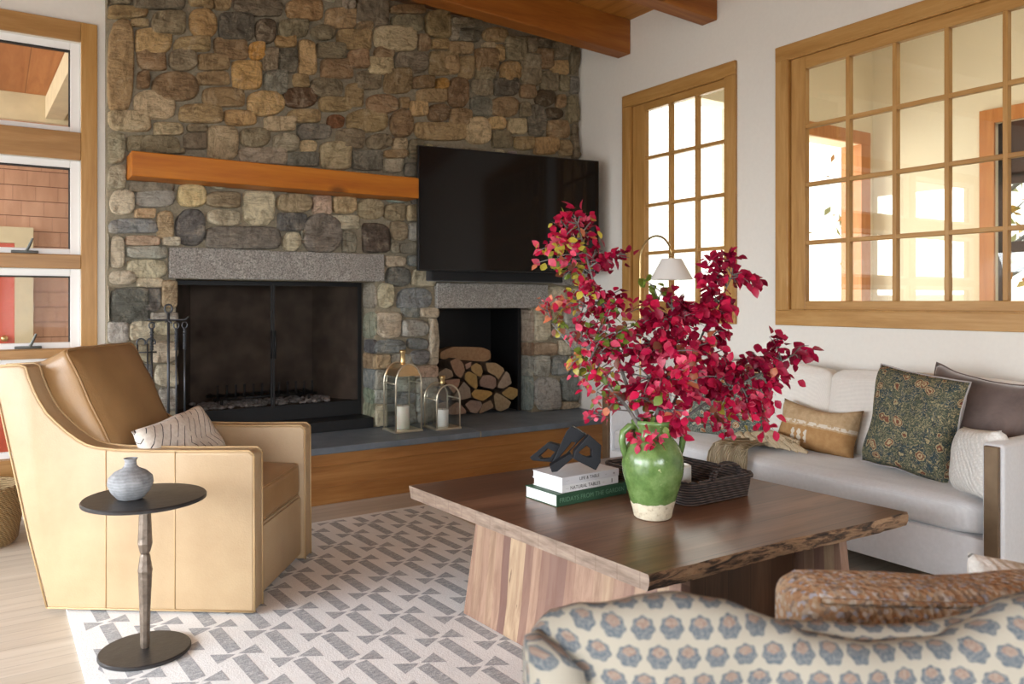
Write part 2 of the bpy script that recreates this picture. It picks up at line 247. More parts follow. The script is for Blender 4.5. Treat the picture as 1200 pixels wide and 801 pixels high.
# ---------- mesh helpers ----------
MAT={}
def thing(name,label,cat,loc=(0,0,0),rz=0,group=None):
    o=bpy.data.objects.new(name,None); COL.objects.link(o); o.location=loc; o.rotation_euler=(0,0,rz); o.empty_display_size=.05
    o['label']=label; o['category']=cat
    if group: o['group']=group
    MAT[o.name]=Matrix.Translation(Vector(loc))@Matrix.Rotation(rz,4,'Z'); return o
def tag(o,label=None,cat=None,group=None,kind=None):
    for k,v in (('label',label),('category',cat),('group',group),('kind',kind)):
        if v: o[k]=v
    return o
def link(name,bm,mats,parent=None,world=False,smooth=False,auto=None):
    if not isinstance(mats,(list,tuple)): mats=[mats]
    me=bpy.data.meshes.new(name)
    bm.normal_update(); bm.to_mesh(me); bm.free()
    for m in mats: me.materials.append(M[m] if isinstance(m,str) else m)
    o=bpy.data.objects.new(name,me); COL.objects.link(o)
    if parent is not None:
        o.parent=parent
        if world and parent.name in MAT: me.transform(MAT[parent.name].inverted())
    if smooth:
        me.polygons.foreach_set('use_smooth',[True]*len(me.polygons))
        if auto: me.set_sharp_from_angle(angle=math.radians(auto))
    MAT[o.name]=MAT.get(parent.name,Matrix()) if parent else Matrix()
    return o
def box(bm,x0,x1,y0,y1,z0,z1,mi=0,bev=0,seg=2):
    vs=[bm.verts.new(p) for p in ((x0,y0,z0),(x1,y0,z0),(x1,y1,z0),(x0,y1,z0),(x0,y0,z1),(x1,y0,z1),(x1,y1,z1),(x0,y1,z1))]
    fs=[bm.faces.new([vs[i] for i in q]) for q in ((3,2,1,0),(4,5,6,7),(0,1,5,4),(1,2,6,5),(2,3,7,6),(3,0,4,7))]
    for f in fs: f.material_index=mi
    if bev:
        es=list({e for f in fs for e in f.edges}); r=bmesh.ops.bevel(bm,geom=es,offset=bev,segments=seg,profile=.5,affect='EDGES')
        for f in r['faces']: f.material_index=mi
    return vs
def B(*a,**k):
    bm=bmesh.new(); box(bm,*a,**k); return bm
def struct(name,bm,m,**k):
    o=link(name,bm,m,**k); o['kind']='structure'; return o
def tube(bm,pts,rad,seg=8,mi=0,cap=True,closed=False):
    pts=[Vector(p) for p in pts]; n=len(pts); rs=rad if isinstance(rad,(list,tuple)) else [rad]*n
    rings=[]; up=None
    for i,p in enumerate(pts):
        a=pts[i-1] if (i>0 or closed) else p; b=pts[(i+1)%n] if (i<n-1 or closed) else p
        t=(b-a)
        if t.length<1e-9: t=Vector((0,0,1))
        t.normalize()
        if up is None:
            up=Vector((0,0,1)) if abs(t.z)<.9 else Vector((1,0,0))
        s=t.cross(up)
        if s.length<1e-6: s=t.cross(Vector((0,1,0)))
        s.normalize(); up=s.cross(t).normalized()
        rings.append([bm.verts.new(p+(s*math.cos(2*PI*k/seg)+up*math.sin(2*PI*k/seg))*rs[i]) for k in range(seg)])
    m=n if closed else n-1
    for i in range(m):
        A,Bq=rings[i],rings[(i+1)%n]
        for k in range(seg):
            f=bm.faces.new((A[k],A[(k+1)%seg],Bq[(k+1)%seg],Bq[k])); f.material_index=mi; f.smooth=True
    if cap and not closed:
        bm.faces.new(rings[0][::-1]).material_index=mi; bm.faces.new(rings[-1]).material_index=mi
def lathe(bm,prof,c=(0,0,0),seg=40,mi=0,squash=(1,1)):
    rings=[]
    for r,z in prof:
        if r<1e-5: rings.append([bm.verts.new((c[0],c[1],c[2]+z))])
        else: rings.append([bm.verts.new((c[0]+r*squash[0]*math.cos(2*PI*k/seg),c[1]+r*squash[1]*math.sin(2*PI*k/seg),c[2]+z)) for k in range(seg)])
    for a,b in zip(rings,rings[1:]):
        for k in range(seg):
            if len(a)==1 and len(b)==1: continue
            if len(a)==1: f=(a[0],b[(k+1)%seg],b[k])
            elif len(b)==1: f=(a[k],a[(k+1)%seg],b[0])
            else: f=(a[k],a[(k+1)%seg],b[(k+1)%seg],b[k])
            f=bm.faces.new(f); f.material_index=mi; f.smooth=True
def prism(bm,poly,axis_vec,mi=0,holes=None):
    """extrude a planar 3D polygon by axis_vec"""
    a=[bm.verts.new(p) for p in poly]; v=Vector(axis_vec); b=[bm.verts.new(Vector(p)+v) for p in poly]; n=len(poly)
    fs=[bm.faces.new(a),bm.faces.new(b[::-1])]+[bm.faces.new((a[i],b[i],b[(i+1)%n],a[(i+1)%n])) for i in range(n)]
    for f in fs: f.material_index=mi
    bmesh.ops.recalc_face_normals(bm,faces=fs); return fs
def ring(bm,outer,inner,vec,mi=0):
    v=Vector(vec); n=len(outer)
    O=[bm.verts.new(p) for p in outer];I=[bm.verts.new(p) for p in inner];O2=[bm.verts.new(Vector(p)+v) for p in outer];I2=[bm.verts.new(Vector(p)+v) for p in inner]
    fs=[]
    for i in range(n):
        j=(i+1)%n
        fs+=[bm.faces.new((O[i],O[j],I[j],I[i])),bm.faces.new((O2[j],O2[i],I2[i],I2[j])),bm.faces.new((O[j],O[i],O2[i],O2[j])),bm.faces.new((I[i],I[j],I2[j],I2[i]))]
    for f in fs: f.material_index=mi
    bmesh.ops.recalc_face_normals(bm,faces=fs)
def rot(bm,M4): bmesh.ops.transform(bm,matrix=M4,verts=bm.verts)
def bm_bev(bm,off,seg=2,ang=30):
    es=[e for e in bm.edges if len(e.link_faces)==2 and e.calc_face_angle(0)>math.radians(ang)]
    bmesh.ops.bevel(bm,geom=es,offset=off,segments=seg,profile=.5,affect='EDGES')
def walls(bm,axis,c0,c1,u0,u1,z0,z1,holes,mi=0):
    """wall slab with rectangular holes; axis 'X': slab between x=c0..c1 spanning y=u0..u1; 'Y' likewise"""
    us=sorted({u0,u1,*[h[0] for h in holes],*[h[1] for h in holes]}); zs=sorted({z0,z1,*[h[2] for h in holes],*[h[3] for h in holes]})
    for a,b in zip(us,us[1:]):
        run=None
        for c,d in zip(zs,zs[1:]):
            m=((a+b)/2,(c+d)/2); hole=any(h[0]<m[0]<h[1] and h[2]<m[1]<h[3] for h in holes)
            if hole:
                if run: emit(bm,axis,c0,c1,a,b,run[0],run[1],mi); run=None
            else: run=(run[0],d) if run else (c,d)
        if run: emit(bm,axis,c0,c1,a,b,run[0],run[1],mi)
def emit(bm,axis,c0,c1,a,b,z0,z1,mi):
    if axis=='X': box(bm,c0,c1,a,b,z0,z1,mi)
    else: box(bm,a,b,c0,c1,z0,z1,mi)

# ---------- room shell ----------
XR=4.27; YS=5.43; YW=5.53
def ceil_z(x): return 3.565+.042*(XR-x)
struct('floor',B(-3.7,4.4,-3.7,6.2,-.1,0),'floor')
bm=bmesh.new(); vs=[bm.verts.new(p) for p in ((-3.7,-3.7,ceil_z(-3.7)),(4.4,-3.7,ceil_z(4.4)),(4.4,6.2,ceil_z(4.4)),(-3.7,6.2,ceil_z(-3.7)))]
f=bm.faces.new(vs); r=bmesh.ops.extrude_face_region(bm,geom=[f]); bmesh.ops.translate(bm,vec=(0,0,.12),verts=[v for v in r['geom'] if isinstance(v,bmesh.types.BMVert)]); bmesh.ops.recalc_face_normals(bm,faces=bm.faces)
struct('ceiling',bm,'ceil')
SW=(3.667,4.834,1.143,2.960); BW=(.90,3.335,1.147,2.949)   # outer casing of the two inner windows
bm=bmesh.new(); walls(bm,'X',XR,XR+.13,-3.7,6.2,0,3.9,[(SW[0]+.09,SW[1]-.09,SW[2]+.09,SW[3]-.09),(BW[0]+.09,BW[1]-.09,BW[2]+.09,BW[3]-.09)])
struct('wall_right',bm,'white')
ROWZ=[(.36,.955),(1.01,1.50),(1.585,2.17),(2.34,2.90)]
COLX=[(-1.05,.440),(-2.66,-1.18)]
bm=bmesh.new(); walls(bm,'Y',YW,YW+.14,-3.7,.60,0,3.9,[(a,b,c,d) for a,b in COLX for c,d in ROWZ])
struct('wall_back',bm,'white')
bm=bmesh.new(); walls(bm,'X',-3.7,-3.5,-3.7,YW+.14,0,3.9,[(-2.2,.6,.3,2.9),(1.1,4.9,.3,2.9)]); struct('wall_left',bm,'white')
bm=bmesh.new(); walls(bm,'Y',-3.7,-3.5,-3.5,4.27,0,3.9,[(-2.6,-.8,.2,2.9),(.1,1.5,.2,2.9)]); struct('wall_rear',bm,'white')
def bars(kind,rects,axis,c0,c1,mv,mh,bev=.004):
    pass
# ceiling beams
for i,(y0,y1) in enumerate(((4.755,4.902),(3.844,3.988),(2.93,3.075),(2.02,2.165),(1.1,1.245))):
    bm=bmesh.new(); x0,x1=-3.5,XR
    pts=[(x0,ceil_z(x0)-.275),(x1,ceil_z(x1)-.275),(x1,ceil_z(x1)),(x0,ceil_z(x0))]
    prism(bm,[(x,y0,z) for x,z in pts],(0,y1-y0,0)); bm_bev(bm,.006,1)
    o=struct('ceiling_beam',bm,'beam')

# ---------- window wall (left) ----------
def left_window(idx,xa,xb,last):
    root=None
    bm=bmesh.new(); yf=YW-.022
    box(bm,xb,xb+.09,yf,YW,.25,3.022,0,.004); box(bm,xa-.09 if last else xa-.13,xa,yf,YW,.25,3.022,0,.004)
    fr=struct('window_%d'%idx,bm,'trimZ')
    bm=bmesh.new()
    zz=[.25]+[v for r in ROWZ for v in r]+[3.022]
    for a,b in zip(zz[::2],zz[1::2]): box(bm,xa,xb,yf-.001,YW-.0005,a,b,0,.004)
    o=link('window_rail',bm,'trimX',fr)
    for k,(c,d) in enumerate(ROWZ):
        bm=bmesh.new(); yy0,yy1=YW+.03,YW+.075; w=.055
        box(bm,xa,xa+w,yy0,yy1,c,d,0,.004); box(bm,xb-w,xb,yy0,yy1,c,d,0,.004); box(bm,xa+w,xb-w,yy0,yy1,c,c+(w*.7),0,.004); box(bm,xa+w,xb-w,yy0,yy1,d-w*.8,d,0,.004)
        box(bm,xa+w,xa+w+.008,yy0+.01,yy1-.005,c+w*.7,d-w*.8,1); box(bm,xb-w-.008,xb-w,yy0+.01,yy1-.005,c+w*.7,d-w*.8,1); box(bm,xa+w,xb-w,yy0+.01,yy1-.005,d-w*.8-.01,d-w*.8,1)
        s=link('sash',bm,['sash','gasket'],fr)
        bm=bmesh.new(); box(bm,xa+w,xb-w,yy0+.02,yy0+.026,c+w*.6,d-w*.7); link('pane',bm,'oglass',s)
        bm=bmesh.new(); box(bm,xa,xb,YW+.0,YW+.03,c-.0,c+.004)
        link('window_stool',bm,'trimX',fr)
    return fr
w1=left_window(1,COLX[0][0],COLX[0][1],False); w2=left_window(2,COLX[1][0],COLX[1][1],True)
for (px_,py_,Z) in ((29,296,1.585),(33,417,.965+.045)):
    p=onY(px_,py_,YW+.02); bm=bmesh.new(); z=Z+.005
    box(bm,p.x-.07,p.x+.07,YW+.002,YW+.028,z,z+.016,0,.003); tube(bm,[(p.x+.01,YW+.005,z+.015),(p.x+.025,YW-.005,z+.05),(p.x+.04,YW-.01,z+.09)],[.009,.008,.006],8)
    link('window_latch',bm,'latch',w1,smooth=True,auto=40)
# exterior porch seen through the left window
YP=7.6
bm=bmesh.new(); box(bm,-1.6,1.6,YP,YP+.15,-.3,3.6); o=struct('exterior_wall',bm,'shingle')
dt=onY(39,267,YP-.04)
e=thing('exterior_door','red exterior door with cream trim seen through the left window','door',(dt.x-.55,YP-.02,0))
bm=bmesh.new(); box(bm,-.42,.42,-.02,.0,0,dt.z-.13,0,.005); 
for zc in (.25,1.0): box(bm,-.30,.30,-.028,-.02,zc,zc+.6,0,.004)
link('door_panel',bm,'reddoor',e)
bm=bmesh.new(); box(bm,.42,.55,-.04,.02,0,dt.z); box(bm,-.55,-.42,-.04,.02,0,dt.z); box(bm,-.42,.42,-.04,.02,dt.z-.13,dt.z); link('door_casing',bm,'excream',e)
bm=bmesh.new(); lathe(bm,[(0,0),(.02,.003),(.028,.02),(.02,.045),(0,.05)],seg=16); rot(bm,Matrix.Translation((.35,-.02,1.0))@Matrix.Rotation(PI/2,4,'X')); link('door_handle',bm,'brass',e)
bm=bmesh.new(); box(bm,-1.6,1.6,YW+.15,YP,3.0,3.06); struct('ceiling_porch',bm,'porch')
bm=bmesh.new(); box(bm,-1.6,1.6,YP-.06,YP,2.78,3.0,0,.004); struct('trim_1',bm,'excream')
a=ath(78,60,2.97);b=ath(44,137,2.97); 
bm=bmesh.new(); dirv=(b-a).normalized(); nrm=Vector((-dirv.y,dirv.x,0)); a2=a-dirv*.3; b2=b+dirv*.05
prism(bm,[a2+nrm*.0+Vector((0,0,.02)),a2-nrm*.13+Vector((0,0,.02)),a2-nrm*.13-Vector((0,0,.16)),a2-Vector((0,0,.16))],(b2-a2)); struct('porch_beam',bm,'excream')
struct('ground_exterior',B(-14,4.39,YW+.15,16,-.25,-.12),'deck')

# ---------- inner windows on the right wall ----------
def inner_window(idx,y0,y1,z0,z1,cols,rows,iy0,iy1,iz0,iz1):
    cw=.095
    bm=bmesh.new(); x0,x1=XR-.024,XR
    box(bm,x0,x1,y0,y0+cw,z0+cw,z1-cw,0,.004); box(bm,x0,x1,y1-cw,y1,z0+cw,z1-cw,0,.004)
    fr=struct('window_%d'%idx,bm,'trimZ')
    bm=bmesh.new(); box(bm,x0-.001,x1-.001,y0,y1,z1-cw,z1,0,.004); box(bm,x0-.001,x1-.001,y0,y1,z0,z0+cw,0,.004); link('window_frame',bm,'trimY',fr)
    # jamb liner
    bm=bmesh.new(); a=.012
    box(bm,XR-.02,XR+.13,y0+cw-a,y0+cw+.006,z0+cw-a,z1-cw+a); box(bm,XR-.02,XR+.13,y1-cw-.006,y1-cw+a,z0+cw-a,z1-cw+a)
    box(bm,XR-.02,XR+.13,y0+cw,y1-cw,z0+cw-a,z0+cw+.006); box(bm,XR-.02,XR+.13,y0+cw,y1-cw,z1-cw-.006,z1-cw+a); link('window_jamb',bm,'trimZ',fr)
    bm=bmesh.new(); xs0,xs1=XR+.0,XR+.045; g0,g1=y0+cw+.01,y1-cw-.01; h0,h1=z0+cw+.006,z1-cw-.006
    box(bm,xs0,xs1,g0,iy0,h0,h1,0,.004); box(bm,xs0,xs1,iy1,g1,h0,h1,0,.004)
    mw=.026
    for k in range(1,cols):
        y=iy0+(iy1-iy0)*k/cols; box(bm,xs0+.002,xs1-.002,y-mw/2,y+mw/2,iz0,iz1,0,.004)
    s=link('sash',bm,'trimZ',fr)
    bm=bmesh.new(); box(bm,xs0,xs1,iy0,iy1,h0,iz0,0,.004); box(bm,xs0,xs1,iy0,iy1,iz1,h1,0,.004)
    for k in range(1,rows):
        z=iz0+(iz1-iz0)*k/rows; box(bm,xs0+.004,xs1-.004,iy0,iy1,z-mw/2,z+mw/2,0,.004)
    link('muntin',bm,'trimY',s)
    link('pane',B(xs0+.02,xs0+.025,iy0-.005,iy1+.005,iz0-.005,iz1+.005),'glass',s)
inner_window(3,*SW,3,4,3.781,4.59,1.303,2.80)
ncol=7; inner_window(4,*BW,ncol,4,3.125-.2935*ncol,3.125,1.303,2.771)

# ---------- adjacent sunroom ----------
YB=4.75; XF=7.6
bm=bmesh.new(); walls(bm,'Y',YB+.0,YB+.2,XR+.132,XF+.2,-.1,4.1,[(4.405,5.55,.2,3.05),(6.35,7.39,.2,2.90)]); struct('wall_sunroom',bm,'cream')
bm=bmesh.new(); walls(bm,'X',XF,XF+.2,-3.7,YB,-.1,4.1,[(1.3,3.55,.3,2.92)]); struct('wall_sunroom_side',bm,'cream')
struct('floor_sunroom',B(XR+.13,XF+.2,-3.7,YB,-.12,-.001),'floor'); struct('ceiling_sunroom',B(XR+.13,XF+.2,-3.7,YB+.2,4.1,4.2),'white')
struct('wall_sunroom_rear',B(XR+.13,XF,-3.9,-3.7,-.1,4.1),'cream')
bm=bmesh.new(); box(bm,7.39,7.52,YB-.03,YB,.2,2.90,0,.004); box(bm,6.22,7.52,YB-.031,YB,2.90,3.03,0,.004); box(bm,6.22,6.35,YB-.03,YB,.2,2.90,0,.004); box(bm,7.36,7.39,YB-.03,YB+.2,.2,2.90); fr=struct('window_5',bm,'orange')
bm=bmesh.new(); box(bm,6.47,6.53,YB+.08,YB+.13,.2,2.90); link('window_mullion',bm,'darkwood',fr); link('pane',B(6.35,7.36,YB+.1,YB+.106,.2,2.9),'oglass',fr)
fr=struct('window_7',B(4.405,5.55,YB+.05,YB+.10,.2,.26),'sash'); link('pane',B(4.405,5.55,YB+.07,YB+.076,.26,3.05),'oglass',fr)
bm=bmesh.new(); y0,y1=1.3,3.55
box(bm,XF-.03,XF,y1,y1+.13,.2,3.05,0,.004); box(bm,XF-.03,XF,y0-.13,y0,.2,3.05,0,.004); box(bm,XF-.031,XF,y0,y1,2.92,3.05,0,.004); fr=struct('window_6',bm,'orange')
bm=bmesh.new()
for y in (y1-.07,2.4,y0): box(bm,XF+.05,XF+.10,y,y+.07,.3,2.92)
for z in (2.84,2.36,1.74,.3): box(bm,XF+.05,XF+.10,y0,y1,z,z+.10)
box(bm,XF+.05,XF+.10,y0,y1,2.42,2.84)
link('sash',bm,'darkwood',fr); link('pane',B(XF+.07,XF+.076,y0,y1,.3,2.92),'oglass',fr)

# trees outside the sunroom and the window wall
def tree(name,label,x,y,h,seed,group='autumn trees outside',n=1300):
    rg=random.Random(seed); e=thing(name,label,'tree',(x,y,-.12),0,group)
    bm=bmesh.new(); tube(bm,[(0,0,0),(.05,.05,h*.3),(-.05,0,h*.6),(.05,.1,h*.95)],[.14,.11,.07,.02],8)
    tips=[]
    for k in range(22):
        z=h*(.22+.7*rg.random()); a=rg.random()*6.28; L=h*.36*(1.1-z/h)+.3; p=Vector((0,0,z)); q=p+Vector((math.cos(a)*L,math.sin(a)*L,L*.5)); mid=(p+q)/2+Vector((0,0,.1))
        tube(bm,[p,mid,q],[.04,.025,.008],5); tips+= [mid,q,(mid+q)/2]
    link('trunk',bm,'twig',e)
    bm=bmesh.new(); cl=bm.loops.layers.float_color.new('col')
    for k in range(n):
        c=rg.choice(tips)+Vector([rg.gauss(0,.38) for _ in range(3)]); s=.06+.06*rg.random(); R=Matrix.Rotation(rg.random()*6,3,Vector([rg.gauss(0,1) for _ in range(3)]).normalized())
        vs=[bm.verts.new(c+R@Vector(p)*s) for p in ((-1,0,0),(0,-.5,.1),(1,0,0),(0,.5,.1))]; f=bm.faces.new(vs); col=rg.choice([(.55,.30,.05),(.62,.42,.12),(.35,.32,.08),(.5,.2,.05),(.42,.40,.2)])
        for l in f.loops: l[cl]=(*col,1)
    o=link('foliage',bm,'tree',e); o['kind']='stuff'
tree('autumn_tree','golden autumn tree seen through the panes at the far end of the large interior window',11.8,5.6,5.2,1,None,900)
tree('autumn_tree','thin autumn tree outside the sunroom, right of the golden one',12.4,2.6,4.6,2,None,700)
tree('autumn_tree','autumn tree beyond the porch, only seen as a reflection',-3.6,11.5,5.5,3,None,900)
struct('ground_garden',B(XF+.25,22,-8,14,-.3,-.12),'grass')

# ---------- stone wall ----------
OP1=(.97,2.353,.37,1.445); OP2=(2.871,3.772,.37,1.245)
SX0=.575
ST=[]  # (x0,y0,x1,y1 px, code)
def addz(ox,oy,s,lst):
    for q in lst: ST.append((ox+q[0]/s,oy+q[1]/s,ox+q[2]/s,oy+q[3]/s,q[4]))
addz(110,0,4.45,[(70,0,190,25,'g'),(72,33,282,100,'t'),(200,-40,475,52,'G'),(185,105,285,142,'t'),(297,60,478,182,'g'),(490,-20,600,36,'t'),(495,48,642,197,'ye'),(55,98,207,588,'tT'),(212,147,408,285,'T'),(415,193,605,270,'t'),
 (222,258,378,370,'b'),(388,260,537,372,'ge'),(540,282,708,368,'t'),(222,370,290,465,'d'),(298,374,545,530,'be'),(530,372,708,445,'t'),(203,468,425,625,'we'),(440,545,672,642,'t'),(60,577,297,687,'w'),(312,640,467,707,'w'),(482,648,592,688,'g'),(168,706,452,802,'g'),(465,692,585,780,'G'),(55,692,163,855,'l'),(370,777,470,803,'g'),(60,0,72,30,'l')])
addz(250,0,4.005,[(0,-10,80,50,'t'),(92,-10,327,82,'G'),(335,3,515,100,'y'),(520,38,668,137,'t'),(24,60,187,192,'S'),(194,92,292,207,'De'),(298,94,446,182,'g'),(455,118,570,192,'ge'),(0,178,160,282,'b'),(165,197,240,285,'O'),(286,165,386,228,'y'),
 (224,225,300,337,'g'),(302,226,391,346,'S'),(394,190,478,352,'T'),(480,203,622,276,'g'),(84,284,226,422,'Y'),(234,333,346,441,'s'),(370,350,446,411,'t'),(500,278,655,372,'b'),(453,364,607,457,'ge'),(-55,411,148,502,'t'),(155,428,332,547,'Te'),(324,411,487,509,'Fe'),(490,455,652,526,'t'),
 (343,513,502,577,'t'),(529,540,613,602,'Re'),(50,518,202,592,'y'),(235,550,381,616,'w'),(390,580,556,657,'s'),(-30,590,118,752,'w'),(120,600,266,692,'ge'),(275,625,401,712,'le'),(404,658,482,716,'W'),(343,714,491,782,'s'),(114,694,347,772,'l'),(494,664,645,797,'w'),(-45,0,-5,45,'t')])
addz(390,0,4.005,[(45,-5,100,47,'l'),(103,-10,262,127,'G'),(264,23,437,66,'b'),(268,70,425,152,'g'),(425,48,551,182,'t'),(553,88,700,118,'g'),(108,108,182,147,'b'),(14,140,181,237,'t'),(184,124,392,242,'w'),(396,163,450,240,'b'),(454,184,541,232,'T'),(549,128,592,192,'l'),(0,214,56,276,'g'),(63,234,166,322,'b'),(188,219,286,277,'b'),
 (164,264,281,352,'W'),(288,244,446,347,'G'),(448,239,586,357,'t'),(104,329,231,422,'g'),(233,319,367,442,'b'),(364,359,472,417,'d'),(479,369,536,422,'O'),(533,364,632,507,'de'),(54,389,141,502,'t'),(153,444,306,537,'be'),(388,419,532,482,'t'),(309,459,356,512,'t'),(59,514,257,622,'te'),(264,514,377,647,'be'),(359,474,441,547,'T'),(439,489,542,572,'de'),(378,574,628,662,'t'),
 (9,604,146,697,'g'),(153,629,272,702,'ge'),(274,649,347,707,'w'),(88,704,232,800,'s'),(234,704,352,745,'b'),(233,746,326,812,'l'),(350,654,420,745,'g'),(328,764,405,830,'s')])
addz(530,20,4.45,[(-30,10,152,62,'G'),(33,70,142,132,'S'),(153,58,287,132,'t'),(148,134,221,162,'w'),(223,144,266,232,'T'),(268,104,382,232,'g'),(383,104,426,187,'g'),(420,118,512,162,'G'),(514,129,606,217,'g'),(608,140,656,302,'g'),(-25,129,106,197,'t'),(29,204,106,332,'t'),(-45,204,25,300,'t'),(113,164,241,292,'b'),(244,230,356,342,'ye'),(344,189,456,362,'g'),(424,164,516,272,'b'),
 (509,224,601,302,'T'),(454,279,546,387,'g'),(549,303,604,392,'g'),(606,308,656,402,'s'),(114,259,221,330,'g'),(213,320,341,412,'S'),(94,329,211,412,'g'),(344,354,424,427,'b'),(424,379,531,467,'De'),(534,404,586,477,'b'),(589,409,658,557,'g'),(89,419,206,517,'s'),(189,414,346,522,'be'),(349,444,401,522,'g'),(384,454,491,627,'Se'),(479,474,571,532,'De'),(-20,478,98,570,'t'),(56,519,197,664,'We'),
 (179,519,276,587,'T'),(283,529,381,612,'w'),(199,589,311,682,'g'),(314,624,419,697,'t'),(419,629,552,717,'y'),(489,539,606,632,'b'),(549,639,611,727,'t'),(614,558,656,742,'g')])
addz(110,170,4.006,[(42,93,150,206,'l'),(160,175,377,222,'g'),(73,209,191,327,'we'),(193,213,381,292,'l'),(388,180,527,291,'Ve'),(188,299,287,342,'T'),(62,344,302,412,'s'),(293,309,372,440,'T'),(379,299,522,472,'Se'),(75,419,141,577,'w'),(143,424,312,472,'P'),(148,474,342,532,'l'),(318,430,402,472,'w'),(148,534,342,626,'w'),(72,589,197,656,'we'),(198,624,322,667,'w'),(72,668,258,838,'S'),(238,669,312,778,'S'),(314,634,390,762,'t'),
 (50,655,66,830,'w'),(50,415,66,580,'w')])
addz(110,340,5.006,[(62,184,202,312,'l'),(204,179,338,292,'w'),(328,128,490,176,'l'),(343,180,484,262,'w'),(338,300,488,422,'w'),(348,430,488,562,'w'),(378,570,488,702,'l'),(62,320,330,420,'w'),(62,430,200,560,'l'),(205,430,335,560,'s'),(62,570,370,700,'w')])
addz(250,190,4.8,[(-55,165,153,256,'t'),(-43,267,153,359,'we'),(163,160,342,360,'W'),(347,178,556,287,'te'),(358,284,527,388,'S'),(554,189,657,292,'P'),(663,194,802,292,'T'),(640,300,817,376,'w'),(808,204,951,322,'te'),(495,288,722,512,'Ge'),(718,384,802,512,'g'),(833,340,992,511,'D'),(-45,361,382,490,'G'),(383,393,487,502,'We'),(485,385,520,440,'g'),(951,234,1077,331,'t'),(1079,238,1200,330,'t'),(993,334,1086,442,'t'),(1087,339,1200,442,'l'),(1040,449,1200,515,'g'),(990,449,1036,511,'g')])
addz(415,230,4.71,[(165,329,277,386,'w'),(289,325,380,386,'s'),(168,389,307,497,'Se'),(309,399,442,497,'w'),(123,479,213,617,'We'),(233,504,427,617,'s'),(258,609,357,667,'s'),(358,614,462,667,'w'),(120,639,252,782,'w'),(253,679,407,772,'l')])
addz(415,370,5.336,[(120,149,312,227,'s'),(323,139,457,207,'s'),(459,14,519,302,'w'),(120,239,217,332,'T'),(219,234,372,312,'l'),(343,214,457,302,'s'),(125,334,212,457,'l'),(214,319,377,362,'l'),(373,309,519,382,'P'),(383,384,519,482,'l'),(208,364,377,472,'l'),(125,459,252,547,'l'),(248,474,377,547,'s'),(125,549,197,702,'w'),(198,549,382,705,'l'),(383,484,519,602,'l'),(383,599,519,705,'l')])
addz(600,330,4.45,[(172,23,267,132,'w'),(268,23,355,132,'t'),(110,139,187,312,'w'),(193,149,252,237,'t'),(253,149,352,237,'l'),(107,317,232,382,'b'),(233,299,292,382,'w'),(107,384,192,492,'l'),(198,384,287,487,'s'),(288,384,356,442,'w'),(109,494,247,688,'l'),(248,494,354,622,'s'),(248,624,354,672,'w'),(198,239,352,297,'l'),(293,299,354,382,'l'),(290,445,354,490,'s')])
CC={'t':(.30,.235,.145),'T':(.42,.315,.185),'b':(.255,.188,.122),'d':(.17,.12,.075),'D':(.095,.075,.055),'F':(.085,.055,.035),'R':(.18,.095,.055),'g':(.215,.195,.15),'G':(.165,.15,.125),'S':(.125,.122,.11),'s':(.185,.195,.19),'l':(.33,.32,.28),'w':(.43,.38,.28),'W':(.50,.44,.31),'O':(.40,.235,.075),'Y':(.48,.34,.17),'y':(.36,.25,.14),'V':(.52,.42,.22),'P':(.40,.29,.215)}
def stone_mesh(bm,cl,quad,depth,col,ell,rg,nrm):
    """quad: 4 world points (bl,br,tr,tl); rounded lump standing out along nrm"""
    bl,br,tr,tl=quad; N=32; e=2.9 if ell else 6.5
    ctr=(bl+br+tr+tl)/4; sz=((br-bl).length+(tl-bl).length)/2; seed=Vector((rg.random()*50,rg.random()*50,rg.random()*50))
    asp=((br-bl).length/max(.01,(tl-bl).length))
    base=[]
    cut=[rg.choice((-.03,0,.03,.12,.24)) for _ in range(4)]; gx=.006/max(.02,(br-bl).length); gy=.006/max(.02,(tl-bl).length)
    for k in range(N):
        a=2*PI*k/N; c,s=math.cos(a),math.sin(a)
        u=math.copysign(abs(c)**(2/e),c); v=math.copysign(abs(s)**(2/e),s)
        w=1.0-.05*(noise.noise(Vector((c*1.3,s*1.3,0))+seed)+.2)-.025*noise.noise(Vector((c*4,s*4,3))+seed)-cut[(0 if c>0 else 1)+(0 if s>0 else 2)]*abs(u*v)**2
        u*=w*(1+gx);v*=w*(1+gy); base.append((u,v))
    prof=[(1.0,-.15),(.985,.40),(.955,.74),(.91,.92),(.82,1.0),(.62,1.03),(.35,1.04),(0,1.05)]
    rings=[]
    tilt=(rg.uniform(-.25,.25),rg.uniform(-.25,.25))
    def P(u,v,h):
        s_=(u+1)/2; t_=(v+1)/2; p=bl.lerp(br,s_).lerp(tl.lerp(tr,s_),t_)
        nz=noise.noise(p*12+seed)*.42+noise.noise(p*34+seed)*.26+noise.noise(p*70+seed)*.12
        return p+nrm*(depth*(h*(1+nz*(1 if h>.3 else 0))+(tilt[0]*u+tilt[1]*v)*max(0,h)))
    for s_,h in prof:
        if s_==0: rings.append([bm.verts.new(P(0,0,h))])
        else: rings.append([bm.verts.new(P(u*s_,v*s_,h)) for u,v in base])
    for A,Bq in zip(rings,rings[1:]):
        for k in range(N):
            f=bm.faces.new((A[k],A[(k+1)%N],Bq[0]) if len(Bq)==1 else (A[k],A[(k+1)%N],Bq[(k+1)%N],Bq[k])); f.material_index=1; f.smooth=True
            for l in f.loops: l[cl]=(*col,1)
bm=bmesh.new(); cl=bm.loops.layers.float_color.new('col')
